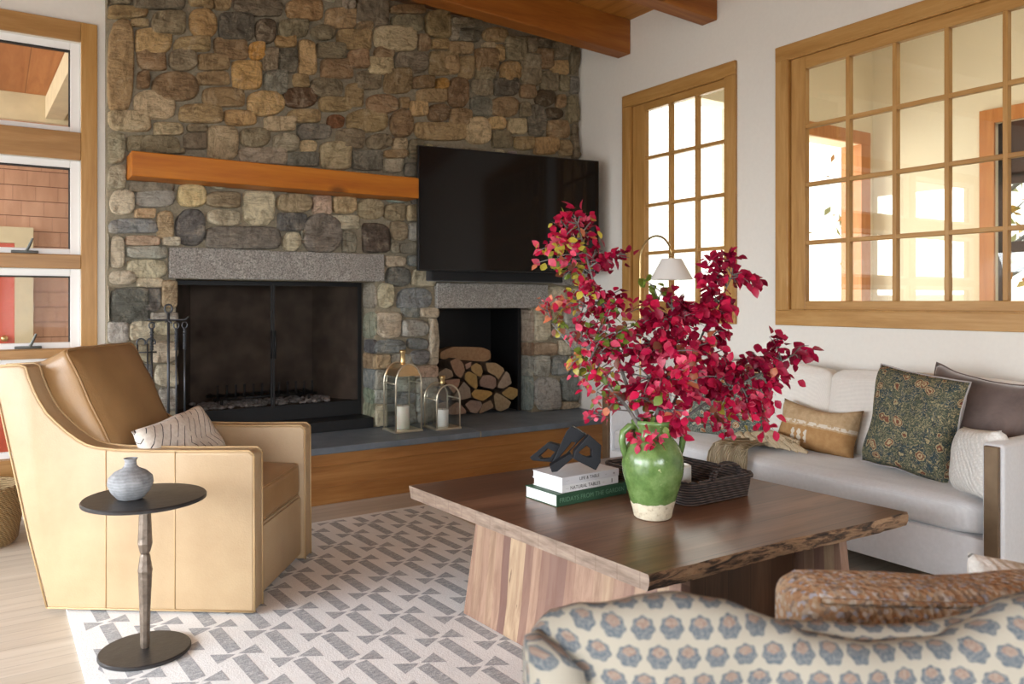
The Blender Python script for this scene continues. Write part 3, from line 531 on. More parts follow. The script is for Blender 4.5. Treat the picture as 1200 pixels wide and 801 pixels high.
# mortar core
CZ=3.72; yb0=YS-.002
walls(bm,'Y',yb0,YS+.72,SX0,XR-.001,0.0,3.56,[(OP1[0],OP1[1],-.01,OP1[3]),(OP2[0],OP2[1],-.01,OP2[3])])
rg=random.Random(3); occ={}
def mark(x0,x1,z0,z1):
    for i in range(int(x0/.03),int(x1/.03)+1):
        for j in range(int(z0/.03),int(z1/.03)+1): occ[(i,j)]=1
def free(x0,x1,z0,z1):
    return all((i,j) not in occ for i in range(int(x0/.03),int(x1/.03)+1) for j in range(int(z0/.03),int(z1/.03)+1))
NF=Vector((0,-1,0))
jamb=[]
for (x0,y0,x1,y1,c) in ST:
    q=[onY(x0,y1,YS),onY(x1,y1,YS),onY(x1,y0,YS),onY(x0,y0,YS)]
    for p in q: p.x=min(max(p.x,SX0+.004),XR-.012); p.z=max(.372,p.z)
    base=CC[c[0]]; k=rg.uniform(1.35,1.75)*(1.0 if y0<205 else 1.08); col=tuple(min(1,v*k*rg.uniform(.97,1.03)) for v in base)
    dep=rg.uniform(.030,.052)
    if y0<205: col=(col[0]*1.08,col[1]*.97,col[2]*.80)  # upper stones browner, with warm ceiling bounce put into their colour
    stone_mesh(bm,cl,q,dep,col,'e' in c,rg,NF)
    xs=[p.x for p in q]; zs=[p.z for p in q]; mark(min(xs)+.015,max(xs)-.015,min(zs)+.015,max(zs)-.015)
    for op in (OP1,OP2):
        if abs(min(xs)-op[1])<.07 and max(zs)<op[3]+.08 and xs[1]>op[1]: jamb.append((op,max(.372,min(zs)),min(op[3]-.005,max(zs)),base))
for op,z0,z1,base in jamb:
    if z1-z0<.04: continue
    x=op[1]; col=tuple(v*rg.uniform(.85,1.1) for v in base)
    q=[Vector((x+.004,YS+.20,z0)),Vector((x+.004,YS-.02,z0)),Vector((x+.004,YS-.02,z1)),Vector((x+.004,YS+.20,z1))]
    stone_mesh(bm,cl,q,.02,col,False,rg,Vector((-1,0,0)))
mark(.93,2.41,.37,1.66); mark(2.85,3.91,.37,1.46); mark(OP1[0]-.02,OP1[1]+.01,.3,1.44); mark(OP2[0]-.02,OP2[1],.3,1.25)
# the rest of the wall (above the frame, behind the television and the chair)
z=.39
while z<3.52:
    x=SX0+.01; h=.10
    while x<XR-.05:
        done=False
        for w,hh in ((rg.uniform(.2,.34),rg.uniform(.13,.2)),(rg.uniform(.14,.22),rg.uniform(.1,.16)),(.11,.10),(.08,.08)):
            if x+w>XR-.015 or z+hh>3.55: continue
            if free(x+.01,x+w-.005,z+.005,z+hh-.005):
                q=[Vector((x,YS,z)),Vector((x+w,YS,z)),Vector((x+w,YS,z+hh)),Vector((x,YS,z+hh))]
                base=CC[rg.choice('ttTbgglwg' if z>2.1 else 'llsswgtl')]; stone_mesh(bm,cl,q,rg.uniform(.024,.036),tuple(v*rg.uniform(1.35,1.7) for v in base),rg.random()<.3,rg,NF)
                mark(x,x+w,z,z+hh); x+=w+.008; done=True; break
        if not done: x+=.03
    z+=.03
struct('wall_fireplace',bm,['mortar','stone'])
def slab(bm,x0,x1,y0,y1,z0,z1,cuts=8,amp=.006):
    s=B(x0,x1,y0,y1,z0,z1,bev=.008); bmesh.ops.subdivide_edges(s,edges=[e for e in s.edges if e.calc_length()>.3],cuts=30,use_grid_fill=True)
    for v in s.verts:
        n=noise.noise_vector(v.co*9)*amp; v.co+=n
    me=bpy.data.meshes.new('t'); s.to_mesh(me); s.free(); bm.from_mesh(me); bpy.data.meshes.remove(me)
bm=bmesh.new(); slab(bm,.925,2.412,YS-.045,YS+.2,1.447,1.648); tag(link('stone_lintel',bm,'granite'),'long grey granite lintel above the glass-doored fireplace','lintel',kind='thing')
bm=bmesh.new(); slab(bm,2.85,3.91,YS-.045,YS+.2,1.247,1.446); tag(link('stone_lintel',bm,'granite'),'shorter granite lintel above the log niche','lintel',kind='thing')
bm=bmesh.new(); box(bm,.683,2.60,5.20,YS-.005,2.056,2.207,0,.006); bmesh.ops.subdivide_edges(bm,edges=[e for e in bm.edges if e.calc_length()>1],cuts=40)
for v in bm.verts: v.co+=noise.noise_vector(v.co*4)*.003
tag(link('fireplace_mantel',bm,'mantel'),'thick orange-brown timber mantel beam on the stone wall','mantel')

# hearth
hz=thing('hearth_bench','long wooden hearth bench with a bluestone top below the fireplace','hearth',(0,4.85,0))
bm=bmesh.new(); box(bm,.58,XR-.01,4.86,YS-.006,0,.326); box(bm,.58,XR-.01,4.85,4.861,.245,.327,0,.003); box(bm,.58,XR-.01,4.852,4.861,.0,.11,0,.003); link('cabinet_front',bm,'cab',hz,True)
xj=2.905
for x0,x1 in ((.56,xj-.006),(xj+.006,XR-.004)):
    bm=bmesh.new(); box(bm,x0,x1,4.82,YS-.006,.327,.37,0,.005); link('bluestone_slab',bm,'blue',hz,True)
bm=bmesh.new(); box(bm,xj-.006,xj+.006,4.825,YS-.006,.327,.367); link('mortar_joint',bm,'mortar',hz,True)
for op in (OP1,OP2):   # niche floors
    pass
# firebox
fb=thing('fireplace_insert','black steel firebox with two glass doors under the long granite lintel','fireplace',(1.6,YS+.3,.37))
x0,x1,z0,z1=OP1; bm=bmesh.new(); yf=YS+.2
x0+=.004;x1-=.024;z1-=.004
box(bm,x0,x1,yf,yf+.03,z0,z0+.172); box(bm,x0,x0+.022,yf,yf+.03,z0+.172,z1-.018); box(bm,x1-.022,x1,yf,yf+.03,z0+.172,z1-.018); box(bm,x0,x1,yf,yf+.03,z1-.018,z1)
box(bm,x0,x1,YS-.03,yf,z0,z0+.075,0,.004)
link('firebox_frame',bm,'black',fb,True)
bm=bmesh.new()
yb=YS+.68; v=[(x0,yf+.03),(x0+.22,yb),(x1-.22,yb),(x1,yf+.03)]
for a,b in zip(v,v[1:]):
    f=bm.faces.new([bm.verts.new(p) for p in ((a[0],a[1],z0),(b[0],b[1],z0),(b[0],b[1],z1),(a[0],a[1],z1))])
bm.faces.new([bm.verts.new((a[0],a[1],z0+.175)) for a in v]); bm.faces.new([bm.verts.new((a[0],a[1],z1)) for a in v]); link('firebrick_lining',bm,'soot',fb,True)
xm=(x0+x1)/2
for a,b in ((x0+.022,xm-.002),(xm+.002,x1-.022)):
    bm=bmesh.new(); y=yf-.014; zA,zB=z0+.172,z1-.018; w=.012
    box(bm,a,a+w,y,y+.012,zA,zB,0,.002); box(bm,b-w,b,y,y+.012,zA,zB,0,.002); box(bm,a+w,b-w,y,y+.012,zA,zA+w,0,.002); box(bm,a+w,b-w,y,y+.012,zB-w,zB,0,.002)
    d=link('glass_door',bm,'black',fb,True)
    link('pane',B(a+w,b-w,y+.004,y+.008,zA+w,zB-w),'fglass',d,True)
    bm=bmesh.new(); hx=(b-.012) if b<xm+.01 else a+.012; tube(bm,[(hx,y-.012,zA+.35),(hx,y-.02,zA+.45),(hx,y-.012,zA+.55)],.006,8); link('door_handle',bm,'black',d,True)
bm=bmesh.new(); gz=z0+.25
for k in range(12):
    x=x0+.33+k*.062; tube(bm,[(x,yf+.12,gz+.09),(x,yf+.12,gz),(x,yf+.36,gz)],.009,6)
tube(bm,[(x0+.3,yf+.14,gz-.01),(x1-.3,yf+.14,gz-.01)],.011,6); tube(bm,[(x0+.3,yf+.34,gz-.01),(x1-.3,yf+.34,gz-.01)],.011,6)
for x in (x0+.36,x1-.36):
    for y in (yf+.14,yf+.34): tube(bm,[(x,y,gz),(x,y,z0+.176)],.01,6)
g=link('fire_grate',bm,'iron'); tag(g,'black iron log grate inside the glass-doored firebox','grate')
bm=bmesh.new()
for k in range(320):
    c=Vector((rg.uniform(x0+.2,x1-.2),rg.uniform(yf+.06,yf+.40),z0+.178)); s=rg.uniform(.008,.026)
    r=bmesh.ops.create_icosphere(bm,subdivisions=1,radius=s,matrix=Matrix.Translation(c+Vector((0,0,s*.5)))@Matrix.Diagonal((rg.uniform(.6,1.4),rg.uniform(.6,1.4),.7,1)))
tag(link('fire_embers',bm,plain('ash_and_cinders',(.42,.42,.44),.95,var=.7,scale=30)),'grey ash and cinders spread under the iron grate','embers',kind='stuff')
# niche box
nb=thing('log_niche','black steel lined niche under the shorter granite lintel','niche',(3.3,YS+.2,.37)); x0,x1,z0,z1=OP2; x1-=.024
bm=bmesh.new()
for q in (((x0+.003,YS+.13),(x0+.003,YS+.62)),((x0+.003,YS+.62),(x1,YS+.62)),((x1,YS+.62),(x1,YS+.13))):
    (ax,ay),(bx,by)=q; bm.faces.new([bm.verts.new(p) for p in ((ax,ay,z0),(bx,by,z0),(bx,by,z1-.004),(ax,ay,z1-.004))])
bm.faces.new([bm.verts.new(p) for p in ((x0,YS+.0,z1-.004),(x1,YS,z1-.004),(x1,YS+.62,z1-.004),(x0,YS+.62,z1-.004))])
box(bm,x1-.03,x1,YS+.13,YS+.16,z0,z1-.004); link('steel_lining',bm,'black',nb,True)
bm=bmesh.new(); box(bm,x0+.004,x1+.02,YS-.005,YS+.62,.33,.369); link('niche_floor',bm,'blue',nb,True)
# logs: outlines from the niche front, each a real split log
LG=[([(205,175),(425,178),(495,205),(500,265),(455,290),(300,280),(110,270),(110,215)],'o',1),
([(180,290),(235,262),(285,300),(300,360),(268,420),(225,390)],'o',0),([(95,375),(150,340),(195,360),(210,405),(150,430),(90,415)],'b',0),
([(300,310),(350,290),(345,330),(310,350)],'b',0),([(345,330),(385,300),(425,320),(440,370),(420,410),(385,395),(350,360)],'O',0),
([(300,385),(330,365),(390,395),(400,480),(385,505),(335,470),(298,430)],'O',0),([(460,300),(540,300),(600,340),(610,380),(570,440),(535,400),(480,370)],'b',0),
([(415,440),(440,400),(500,395),(540,420),(545,480),(520,505),(420,480)],'g',0),([(620,365),(645,385),(665,460),(600,500),(560,495),(560,465)],'b',0),
([(140,435),(260,425),(255,470),(215,540),(170,490)],'b',0),([(215,555),(290,445),(340,500),(345,570),(270,590),(190,590)],'b',0),
([(350,540),(380,505),(500,520),(515,545),(440,598),(370,575)],'O',0),([(585,535),(650,485),(720,510),(740,530),(670,590),(610,560)],'O',0),
([(525,560),(545,530),(600,560),(660,605),(640,650),(580,680),(540,660)],'b',0),([(300,625),(345,590),(425,600),(435,635),(390,697),(345,685)],'b',0),
([(440,620),(500,590),(520,630),(520,650),(420,695),(410,690)],'g',0),([(185,640),(240,603),(300,660),(310,695),(220,705),(150,700)],'b',0),
([(100,480),(140,485),(190,545),(165,600),(110,590),(90,540)],'g',0),([(95,615),(150,600),(175,640),(140,700),(80,690)],'b',0)]
LC={'o':(.36,.24,.13),'O':(.40,.24,.09),'b':(.34,.245,.155),'g':(.25,.19,.125)}
LN=['long rounded log lying crosswise on top of the log pile','pale split log with pointed end below the crosswise log','small split log at the upper left of the log pile','small pale log end tucked under the crosswise log','orange knotty log in the upper middle of the log pile','orange wedge log in the heart of the log pile','large split log at the upper right of the log pile','dark shadowed split log right of the pile centre','split log at the right edge of the log pile','inverted triangular log on the left of the pile','big triangular split log left of the pile centre','wide orange-toned split log above the bottom row','diamond-shaped log low at the far right of the pile','large rounded wedge log at the right of the bottom row','grey wedge log in the middle of the bottom row','narrow log between wedge logs in the bottom row','flat-bottomed log left of the middle in the bottom row','half-hidden log at the left edge behind the small lantern','leftmost log of the bottom row behind the small lantern']
for k,(poly,c,cross) in enumerate(LG):
    yy=YS+.10+rg.uniform(0,.05)+(.12 if cross else 0)
    pts=[onY(500+p[0]/6.67,380+p[1]/6.67,yy) for p in poly]
    for p in pts: p.z=max(.372,p.z); p.x=max(p.x,OP2[0]+.012)
    ctr=sum(pts,Vector())/len(pts); pts=[ctr+(p-ctr)*1.0 for p in pts]
    bm=bmesh.new(); cl=bm.loops.layers.float_color.new('col'); sm=[]
    n=len(pts)
    for i in range(n):
        a,b=pts[i],pts[(i+1)%n]; sm+= [a.lerp(b,.08),a.lerp(b,.5)+(a.lerp(b,.5)-ctr)*.02,a.lerp(b,.92)]
    L=.12 if cross else rg.uniform(.30,.38); m=len(sm)
    fr=[bm.verts.new(p) for p in sm]; bk=[bm.verts.new(ctr+(p-ctr)*.95+Vector((0,L,0))) for p in sm]
    c0=bm.verts.new(ctr+Vector((0,-.004,0))); c1=bm.verts.new(ctr+Vector((0,L,0))); col=tuple(v*rg.uniform(.85,1.1) for v in LC[c])
    for i in range(m):
        j=(i+1)%m
        for f,mi in ((bm.faces.new((fr[j],fr[i],c0)),0),(bm.faces.new((bk[i],bk[j],c1)),0),(bm.faces.new((fr[i],fr[j],bk[j],bk[i])),1)):
            f.material_index=mi
            for l in f.loops: l[cl]=(*col,1)
    bmesh.ops.recalc_face_normals(bm,faces=bm.faces)
    tag(link('firewood_log',bm,['logend','logend' if cross else 'logbark']),LN[k],'log','split logs stacked in the niche')

# lanterns
def lantern(loc,w,hb,ha,hn,dome,label,cm,ch,cr,group='lanterns on the hearth'):
    e=thing('lantern',label,'lantern',loc,0,group); h=w/2; r=.006
    bm=bmesh.new(); box(bm,-h-.01,h+.01,-h-.01,h+.01,0,.014,0,.003); link('base_plate',bm,'nickel',e)
    bm=bmesh.new(); arc=[(h*math.cos(a),hb+(ha-hb)*math.sin(a)) for a in [PI*k/14 for k in range(15)]]
    for y in (-h,h): tube(bm,[(h,y,.014)]+[(x,y,z) for x,z in arc]+[(-h,y,.014)],r,8)
    for x in (-h,h): tube(bm,[(x,-h,hb),(x,h,hb)],r*.8,6)
    tube(bm,[(-h,-h,.2*hb+.014),(-h,-h,hb)],r,6)
    link('arched_frame',bm,'nickel',e)
    if dome:
        bm=bmesh.new(); ak=[a for a in [PI*k/24 for k in range(25)] if math.sin(a)>.35]
        for i in range(len(ak)-1):
            p=[(h*.98*math.cos(a),hb+(ha-hb)*math.sin(a)) for a in (ak[i],ak[i+1])]
            f=bm.faces.new([bm.verts.new(q) for q in ((p[0][0],-h,p[0][1]),(p[1][0],-h,p[1][1]),(p[1][0],h,p[1][1]),(p[0][0],h,p[0][1]))])
        for y in (-h-.001,h+.001):
            pl=[(h*.98*math.cos(a),y,hb+(ha-hb)*math.sin(a)) for a in ak]; bm.faces.new([bm.verts.new(q) for q in pl])
        link('dome_cap',bm,'copper',e)
    bm=bmesh.new(); lathe(bm,[(0,ha-.004),(.022,ha-.002),(.02,ha+.01),(.018,hn-.03),(.024,hn-.015),(.022,hn),(0,hn)],seg=20); link('chimney_neck',bm,'brass',e)
    bm=bmesh.new(); g=h-.008; prof=[(g,0.016)]+[(g*math.cos(a),hb+(ha-hb-.008)*math.sin(a)) for a in [PI*k/14 for k in range(15)]]+[(-g,.016)]
    for a,b in zip(prof,prof[1:]): bm.faces.new([bm.verts.new(q) for q in ((a[0],-g,a[1]),(b[0],-g,b[1]),(b[0],g,b[1]),(a[0],g,a[1]))])
    for y in (-g,g): bm.faces.new([bm.verts.new((x,y,z)) for x,z in prof])
    link('glass_panes',bm,'lglass',e)
    c=thing('pillar_candle','cream pillar candle inside the taller lantern' if dome else 'white pillar candle inside the shorter lantern','candle',(loc[0],loc[1],loc[2]+.015),0,'candles in the lanterns')
    bm=bmesh.new(); lathe(bm,[(0,0),(cr,0),(cr,ch-.006),(cr-.006,ch),(cr*.7,ch-.006),(0,ch-.008)],seg=28); link('wax_body',bm,cm,c)
    bm=bmesh.new(); tube(bm,[(0,0,ch-.01),(.001,0,ch+.006),(.003,0,ch+.014)],.0015,6); link('wick',bm,'wick',c)
lantern((2.45,5.16,.371),.20,.345,.485,.58,True,'tall arched glass lantern with a coppery dome cap on the hearth','candle',.165,.049)
lantern((2.74,5.10,.371),.19,.22,.325,.385,False,'shorter arched glass lantern beside the log pile','candle2',.125,.046)

# fire tools
ft=thing('fireplace_tools','wrought iron fireplace tool set standing left of the firebox','fire tools',(.895,5.24,.37))
bm=bmesh.new(); lathe(bm,[(0,0),(.10,0),(.10,.012),(.02,.03),(0,.03)],seg=24); link('stand_base',bm,'iron',ft)
bm=bmesh.new(); tube(bm,[(0,0,.02),(0,0,.86)],.0085,8)
tube(bm,[(0.022*math.sin(a),0,.885-.026*math.cos(a)) for a in [2*PI*k/16 for k in range(16)]],.006,6,closed=True)
tube(bm,[(-.115,-.01,.822),(-.095,0,.815),(.095,0,.815),(.115,-.015,.835)],.0055,6); tube(bm,[(0,-.1,.80),(0,0,.815),(0,.1,.80)],.0055,6)
link('stand_post',bm,'iron',ft)
def tool(dx,dy,kind,top=.80):
    bm=bmesh.new()
    tube(bm,[(dx+.016*math.sin(a),dy,top-.018-.02*math.cos(a)) for a in [2*PI*k/12 for k in range(12)]],.0045,6,closed=True)
    tw=[(dx+.008*math.cos(a*6),dy+.008*math.sin(a*6),top-.04-.13*k/20) for k,a in enumerate([k/3 for k in range(21)])]; tube(bm,tw,.0055,6)
    tw=[(dx+.008*math.cos(a*6+PI),dy+.008*math.sin(a*6+PI),top-.04-.13*k/20) for k,a in enumerate([k/3 for k in range(21)])]; tube(bm,tw,.0055,6)
    tube(bm,[(dx,dy,top-.165),(dx,dy,.16)],.006,8)
    if kind=='shovel': box(bm,dx-.05,dx+.05,dy-.006,dy+.006,.05,.17,0,.003)
    elif kind=='brush': tube(bm,[(dx,dy,.17),(dx,dy,.12),(dx,dy,.05)],[.015,.03,.035],10)
    else: tube(bm,[(dx,dy,.16),(dx,dy,.06)],[.006,.003],6); tube(bm,[(dx,dy,.12),(dx+.035,dy,.09)],[.005,.003],6)
    link({'shovel':'shovel','brush':'hearth_brush','poker':'poker'}[kind],bm,'iron',ft)
tool(-.095,0,'shovel'); tool(.035,-.06,'poker'); tool(.095,0,'brush')
ck=thing('fireplace_companion_stand','second low wrought iron stand with two curled tops behind the leather chair','fire tools',(.765,5.22,.37))
bm=bmesh.new()
for dx in (-.028,.028):
    tube(bm,[(dx+.024*math.cos(a),0,.68+.024*math.sin(a)) for a in [-.6+ (PI+1.2)*k/10 for k in range(11)]],.005,6); tube(bm,[(dx-.02,0,.668),(dx-.02,0,.02)],.005,6)
tube(bm,[(-.05,0,.62),(.06,0,.62)],.005,6); link('curled_hooks',bm,'iron',ck)
bm=bmesh.new(); lathe(bm,[(0,0),(.08,0),(.08,.015),(0,.02)],seg=20); link('stand_base',bm,'iron',ck)

# television
TL=Vector((2.60,5.215,0)); TR=Vector((4.14,4.995,0)); ang=math.atan2(TR.y-TL.y,TR.x-TL.x); W=(TR-TL).length
tv=thing('television','large black flat television mounted over the log niche','television',((TL.x+TR.x)/2,(TL.y+TR.y)/2,1.99),ang)
bm=bmesh.new(); box(bm,-W/2,W/2,.0,.035,-.463,.463,0,.004); link('bezel',bm,'tvframe',tv)
bm=bmesh.new(); box(bm,-W/2+.009,W/2-.009,-.003,.0,-.452,.454); link('screen',bm,'tv',tv)
bm=bmesh.new(); box(bm,-.25,.25,.035,.07,-.2,.2,0,.004); box(bm,-.06,.06,.07,.20,-.1,.1); link('wall_bracket',bm,'black',tv)
sb=thing('soundbar','slim black soundbar hanging under the television','soundbar',(3.33,5.27,1.495))
bm=bmesh.new(); box(bm,-.61,.61,-.055,.06,-.042,.04,0,.012,3); link('grille_body',bm,'barblack',sb,smooth=True,auto=40)
bm=bmesh.new(); box(bm,-.59,.59,-.045,.05,.04,.044); link('control_strip',bm,'tv',sb)
bm=bmesh.new(); box(bm,-.4,-.36,.05,.115,-.02,.02); link('bracket',bm,'black',sb); bm=bmesh.new(); box(bm,.36,.40,.05,.115,-.02,.02); link('bracket',bm,'black',sb)
WORLD=2.6; P_LEFT=390; P_REAR=265; P_SUN=120; P_SUN2=60; P_PORCH=130; EXPO=-0.1; LC1=(.87,.935,1.0); TILT=34; SPR=95

# ---------- rug ----------
bm=bmesh.new(); rx0,rx1,ry0,ry1=-1.03,1.03,-3.5,0.0
ro=Vector((1.27,4.465,0)); rrot=math.radians(.6)
box(bm,rx0,rx1,ry0,ry1,0.0,.010,0,.003)
def poly(bm,pts,mi,z=.0106):
    cx0,cx1,cy0,cy1=rx0+.045,rx1-.045,ry0+.045,ry1-.045
    pts=[(min(max(x,cx0),cx1),min(max(y,cy0),cy1)) for x,y in pts]
    ar=sum(pts[i][0]*pts[(i+1)%len(pts)][1]-pts[(i+1)%len(pts)][0]*pts[i][1] for i in range(len(pts)))/2
    if abs(ar)<2e-5: return
    if ar<0: pts=pts[::-1]
    uniq=[]
    for p in pts:
        if not uniq or (abs(p[0]-uniq[-1][0])+abs(p[1]-uniq[-1][1]))>1e-5: uniq.append(p)
    if len(uniq)<3: return
    try: bm.faces.new([bm.verts.new((x,y,z)) for x,y in uniq]).material_index=mi
    except ValueError: pass
PX,PY=.166,.292
inv=(Matrix.Translation(ro)@Matrix.Rotation(rrot,4,'Z')).inverted()
o0=inv@Vector((1.245,2.812,0)); tilt=-.055
for i in range(-9,10):
    for j in range(-9,10):
        y=o0.y+j*PY+(i%2)*PY*.5; x=o0.x+i*PX+(y-o0.y)*tilt
        bw=.0255; g=.014
        def q(dx,dy): return (x+dx+dy*tilt,y+dy)
        poly(bm,[q(-bw,-g-.012),q(bw,-g-.002),q(bw,-PY+g+.02),q(-bw,-PY+g+.008)],1)
        poly(bm,[q(-.004,0),q(-.082,.046),q(-.082,-.046)],1); poly(bm,[q(.004,0),q(.082,-.046),q(.082,.046)],1)
rug=link('area_rug',bm,['rug','ruggrey']); rug.location=(ro.x,ro.y,.001); rug.rotation_euler.z=rrot
tag(rug,'ivory flatwoven rug with grey bars and bow tie shapes under the coffee table','rug')

# ---------- leather swivel chair ----------
ca=math.atan2(-.591,.807)   # forward direction
ch=thing('leather_armchair','tan leather swivel armchair with loose back cushion beside the hearth','armchair',(.178,3.794,.012),ca)
# local axes: +x forward, +y towards the far arm, origin at rear near floor corner
def prof_panel(y0,y1,mat,name):
    top=[(-.242,1.015),(-.12,1.022),(-.095,1.012),(-.081,.966),(-.06,.915),(-.037,.87),(-.005,.822),(.037,.782),(.08,.745),(.128,.712),(.165,.692),(.208,.68),(.292,.671),(.45,.668),(.6,.668),(.855,.672),(.875,.655)]
    bot=[(.878,.012),(0,.012),(-.077,.301),(-.143,.588),(-.202,.844)]
    pts=bot[::-1]; poly_=[*top,*bot]
    bm=bmesh.new(); prism(bm,[(x,y0,z) for x,z in poly_],(0,y1-y0,0)); bm_bev(bm,.011,3,40)
    o=link(name,bm,mat,ch,smooth=True,auto=35)
    return top,bot
WD=.765
top,bot=prof_panel(0,.10,'leather','arm'); prof_panel(WD-.10,WD,'leather','arm')
# back shell between the arms, seat box, front rail
bm=bmesh.new(); prism(bm,[(x,.10,z) for x,z in ((-.242,1.015),(-.12,1.020),(-.088,1.0),(.02,.56),(.12,.10),(.005,.05),(-.077,.301),(-.143,.588),(-.202,.844))],(0,WD-.2,0)); bm_bev(bm,.008,2,40); link('backrest',bm,'leather',ch,smooth=True,auto=35)
bm=bmesh.new(); box(bm,.05,.852,.10,WD-.10,.03,.335,0,.008,2); box(bm,.852,.862,.115,WD-.115,.045,.325,0,.004); link('seat_base',bm,'leather',ch,smooth=True,auto=35)
def cushion(w,d,h,puff=.02,r=.03,n=14):
    """box cushion centred at origin with rounded edges and puffed faces"""
    bm=bmesh.new(); box(bm,-1,1,-1,1,-1,1); bmesh.ops.subdivide_edges(bm,edges=bm.edges[:],cuts=n,use_grid_fill=True)
    hf=Vector((w/2,d/2,h/2)); r=min(r,min(hf)*.98)
    def sq(a): return math.copysign(abs(a)**.72,a)
    for v in bm.verts:
        u=Vector((sq(v.co.x),sq(v.co.y),sq(v.co.z))); p=Vector((u.x*hf.x,u.y*hf.y,u.z*hf.z)); q=Vector([max(-hf[i]+r,min(hf[i]-r,p[i])) for i in range(3)])
        dlt=p-q
        if dlt.length>1e-7: p=q+dlt.normalized()*r
        f=[max(0,1-v.co[i]**2) for i in range(3)]
        if abs(v.co.z)>.99: p.z+=math.copysign(puff*(f[0]*f[1])**.6,v.co.z)
        if abs(v.co.x)>.99: p.x+=math.copysign(puff*.4*(f[2]*f[1])**.6,v.co.x)
        if abs(v.co.y)>.99: p.y+=math.copysign(puff*.4*(f[2]*f[0])**.6,v.co.y)
        v.co=p
    return bm
def smooth_cushion(name,w,d,h,mat,parent,Mx,puff=.02,bev=.018,pipe=None,wr=.004):
    bm=cushion(w,d,h,puff,bev); z0=h/2
    for v in bm.verts: v.co+=noise.noise_vector(v.co*7)*wr
    rot(bm,Mx); o=link(name,bm,mat,parent,smooth=True)
    if pipe:
        for z in (h/2,-h/2):
            bm=bmesh.new(); a,b=w/2-bev*.25,d/2-bev*.25; pts=[]
            for (cx_,cy_,a0) in ((a-.03,b-.03,0),(-a+.03,b-.03,PI/2),(-a+.03,-b+.03,PI),(a-.03,-b+.03,1.5*PI)):
                for k in range(5): t_=a0+PI/2*k/4; pts.append(Vector((cx_+.03*math.cos(t_),cy_+.03*math.sin(t_),z-math.copysign(bev*.25,z))))
            full=[]
            for i in range(len(pts)):
                p_,q_=pts[i],pts[(i+1)%len(pts)]; m_=max(1,int((q_-p_).length/.05))
                for k in range(m_): full.append(p_.lerp(q_,k/m_))
            full=[p_+noise.noise_vector(p_*7)*wr for p_ in full]
            tube(bm,full,.0055,6,closed=True); rot(bm,Mx); link('piping',bm,pipe,o,smooth=True)
    return o
TR_=Matrix.Translation
smooth_cushion('seat_cushion',.70,WD-.212,.15,'leather_shaded',ch,TR_((.505,WD/2,.415)),.022,.02,'leather_shaded')
# loose back cushion leaning on the back
p0=Vector((.30,.49)); p1=Vector((.012,1.085)); dv=(p1-p0); Lc=dv.length; tl_=math.atan2(dv.x,dv.y)
mid=(p0+p1)/2; nrm=Vector((-dv.y,dv.x)).normalized()   # towards the rear
thk=.15; cc=mid+nrm*(thk/2)
Mb=TR_((cc.x,WD/2,cc.y))@Matrix.Rotation(tl_,4,'Y')@Matrix.Rotation(PI/2,4,'Y')
smooth_cushion('back_cushion',Lc,WD-.215,thk,'leather_shaded',ch,Mb,.035,.016,'leather_shaded',.006)
# welts along the side panels
bm=bmesh.new()
for y in (.006,.094,WD-.006,WD-.094):
    off=-.003 if y<.05 or (y>.4 and y<WD-.05) else .003
    tube(bm,[(x,y+off*0,z+.002) for x,z in top],.0048,6)
    tube(bm,[(x,y,z) for x,z in [top[-1],bot[0]]],.0045,6)
for y in (-.0005,):
    tube(bm,[(.0,y,.014),(.876,y,.014)],.004,6)
    for x in (.252,.545): tube(bm,[(x,y,.67),(x,y,.014)],.0026,5)
    tube(bm,[(x,y,z) for x,z in [bot[1],bot[2],bot[3],bot[4],top[0]]],.004,6)
link('welt_seams',bm,'piping',ch,smooth=True)
bm=bmesh.new(); lathe(bm,[(0,0),(.25,0),(.25,.018),(0,.018)],seg=32); rot(bm,TR_((.44,WD/2,-.0105))); link('swivel_base',bm,'black',ch)

# ---------- cushions ----------
def pillow_mesh(w,h,t,n=22,concave=.06,sag=.0,seed=0,pw=.42,wr=.006,crease=0):
    bm=bmesh.new(); uvl=bm.loops.layers.uv.new('UVMap'); G={}
    sd=Vector((seed*3.1,seed*1.7,seed))
    for side in (1,-1):
        for i in range(n+1):
            for j in range(n+1):
                u=-1+2*i/n; v=-1+2*j/n
                if side==-1 and (i in (0,n) or j in (0,n)): G[(-1,i,j)]=G[(1,i,j)]; continue
                x=w/2*u*(1-concave*(1-v*v)); z=h/2*v*(1-concave*(1-u*u))
                th=t/2*(max(0,(1-abs(u)**3))*max(0,(1-abs(v)**3)))**pw
                p=Vector((x,side*th,z)); p+=noise.noise_vector(p*8+sd)*wr*2*(1 if th>0 else .6)
                p.y+=noise.noise(p*16+sd)*wr*(th/(t/2))
                p.z-=sag*(1-u*u)*(v>0)*v
                G[(side,i,j)]=bm.verts.new(p)
    for side in (1,-1):
        for i in range(n):
            for j in range(n):
                q=[(i,j),(i+1,j),(i+1,j+1),(i,j+1)]
                if side==1: q=q[::-1]
                f=bm.faces.new([G[(side,a,b)] for a,b in q]); f.smooth=True; f.material_index=0 if side==-1 else 1
                for l,(a,b) in zip(f.loops,q): l[uvl].uv=(a/n,b/n)
    edge=[G[(1,i,0)].co.copy() for i in range(n)]+[G[(1,n,j)].co.copy() for j in range(n)]+[G[(1,i,n)].co.copy() for i in range(n,0,-1)]+[G[(1,0,j)].co.copy() for j in range(n,0,-1)]
    return bm,edge
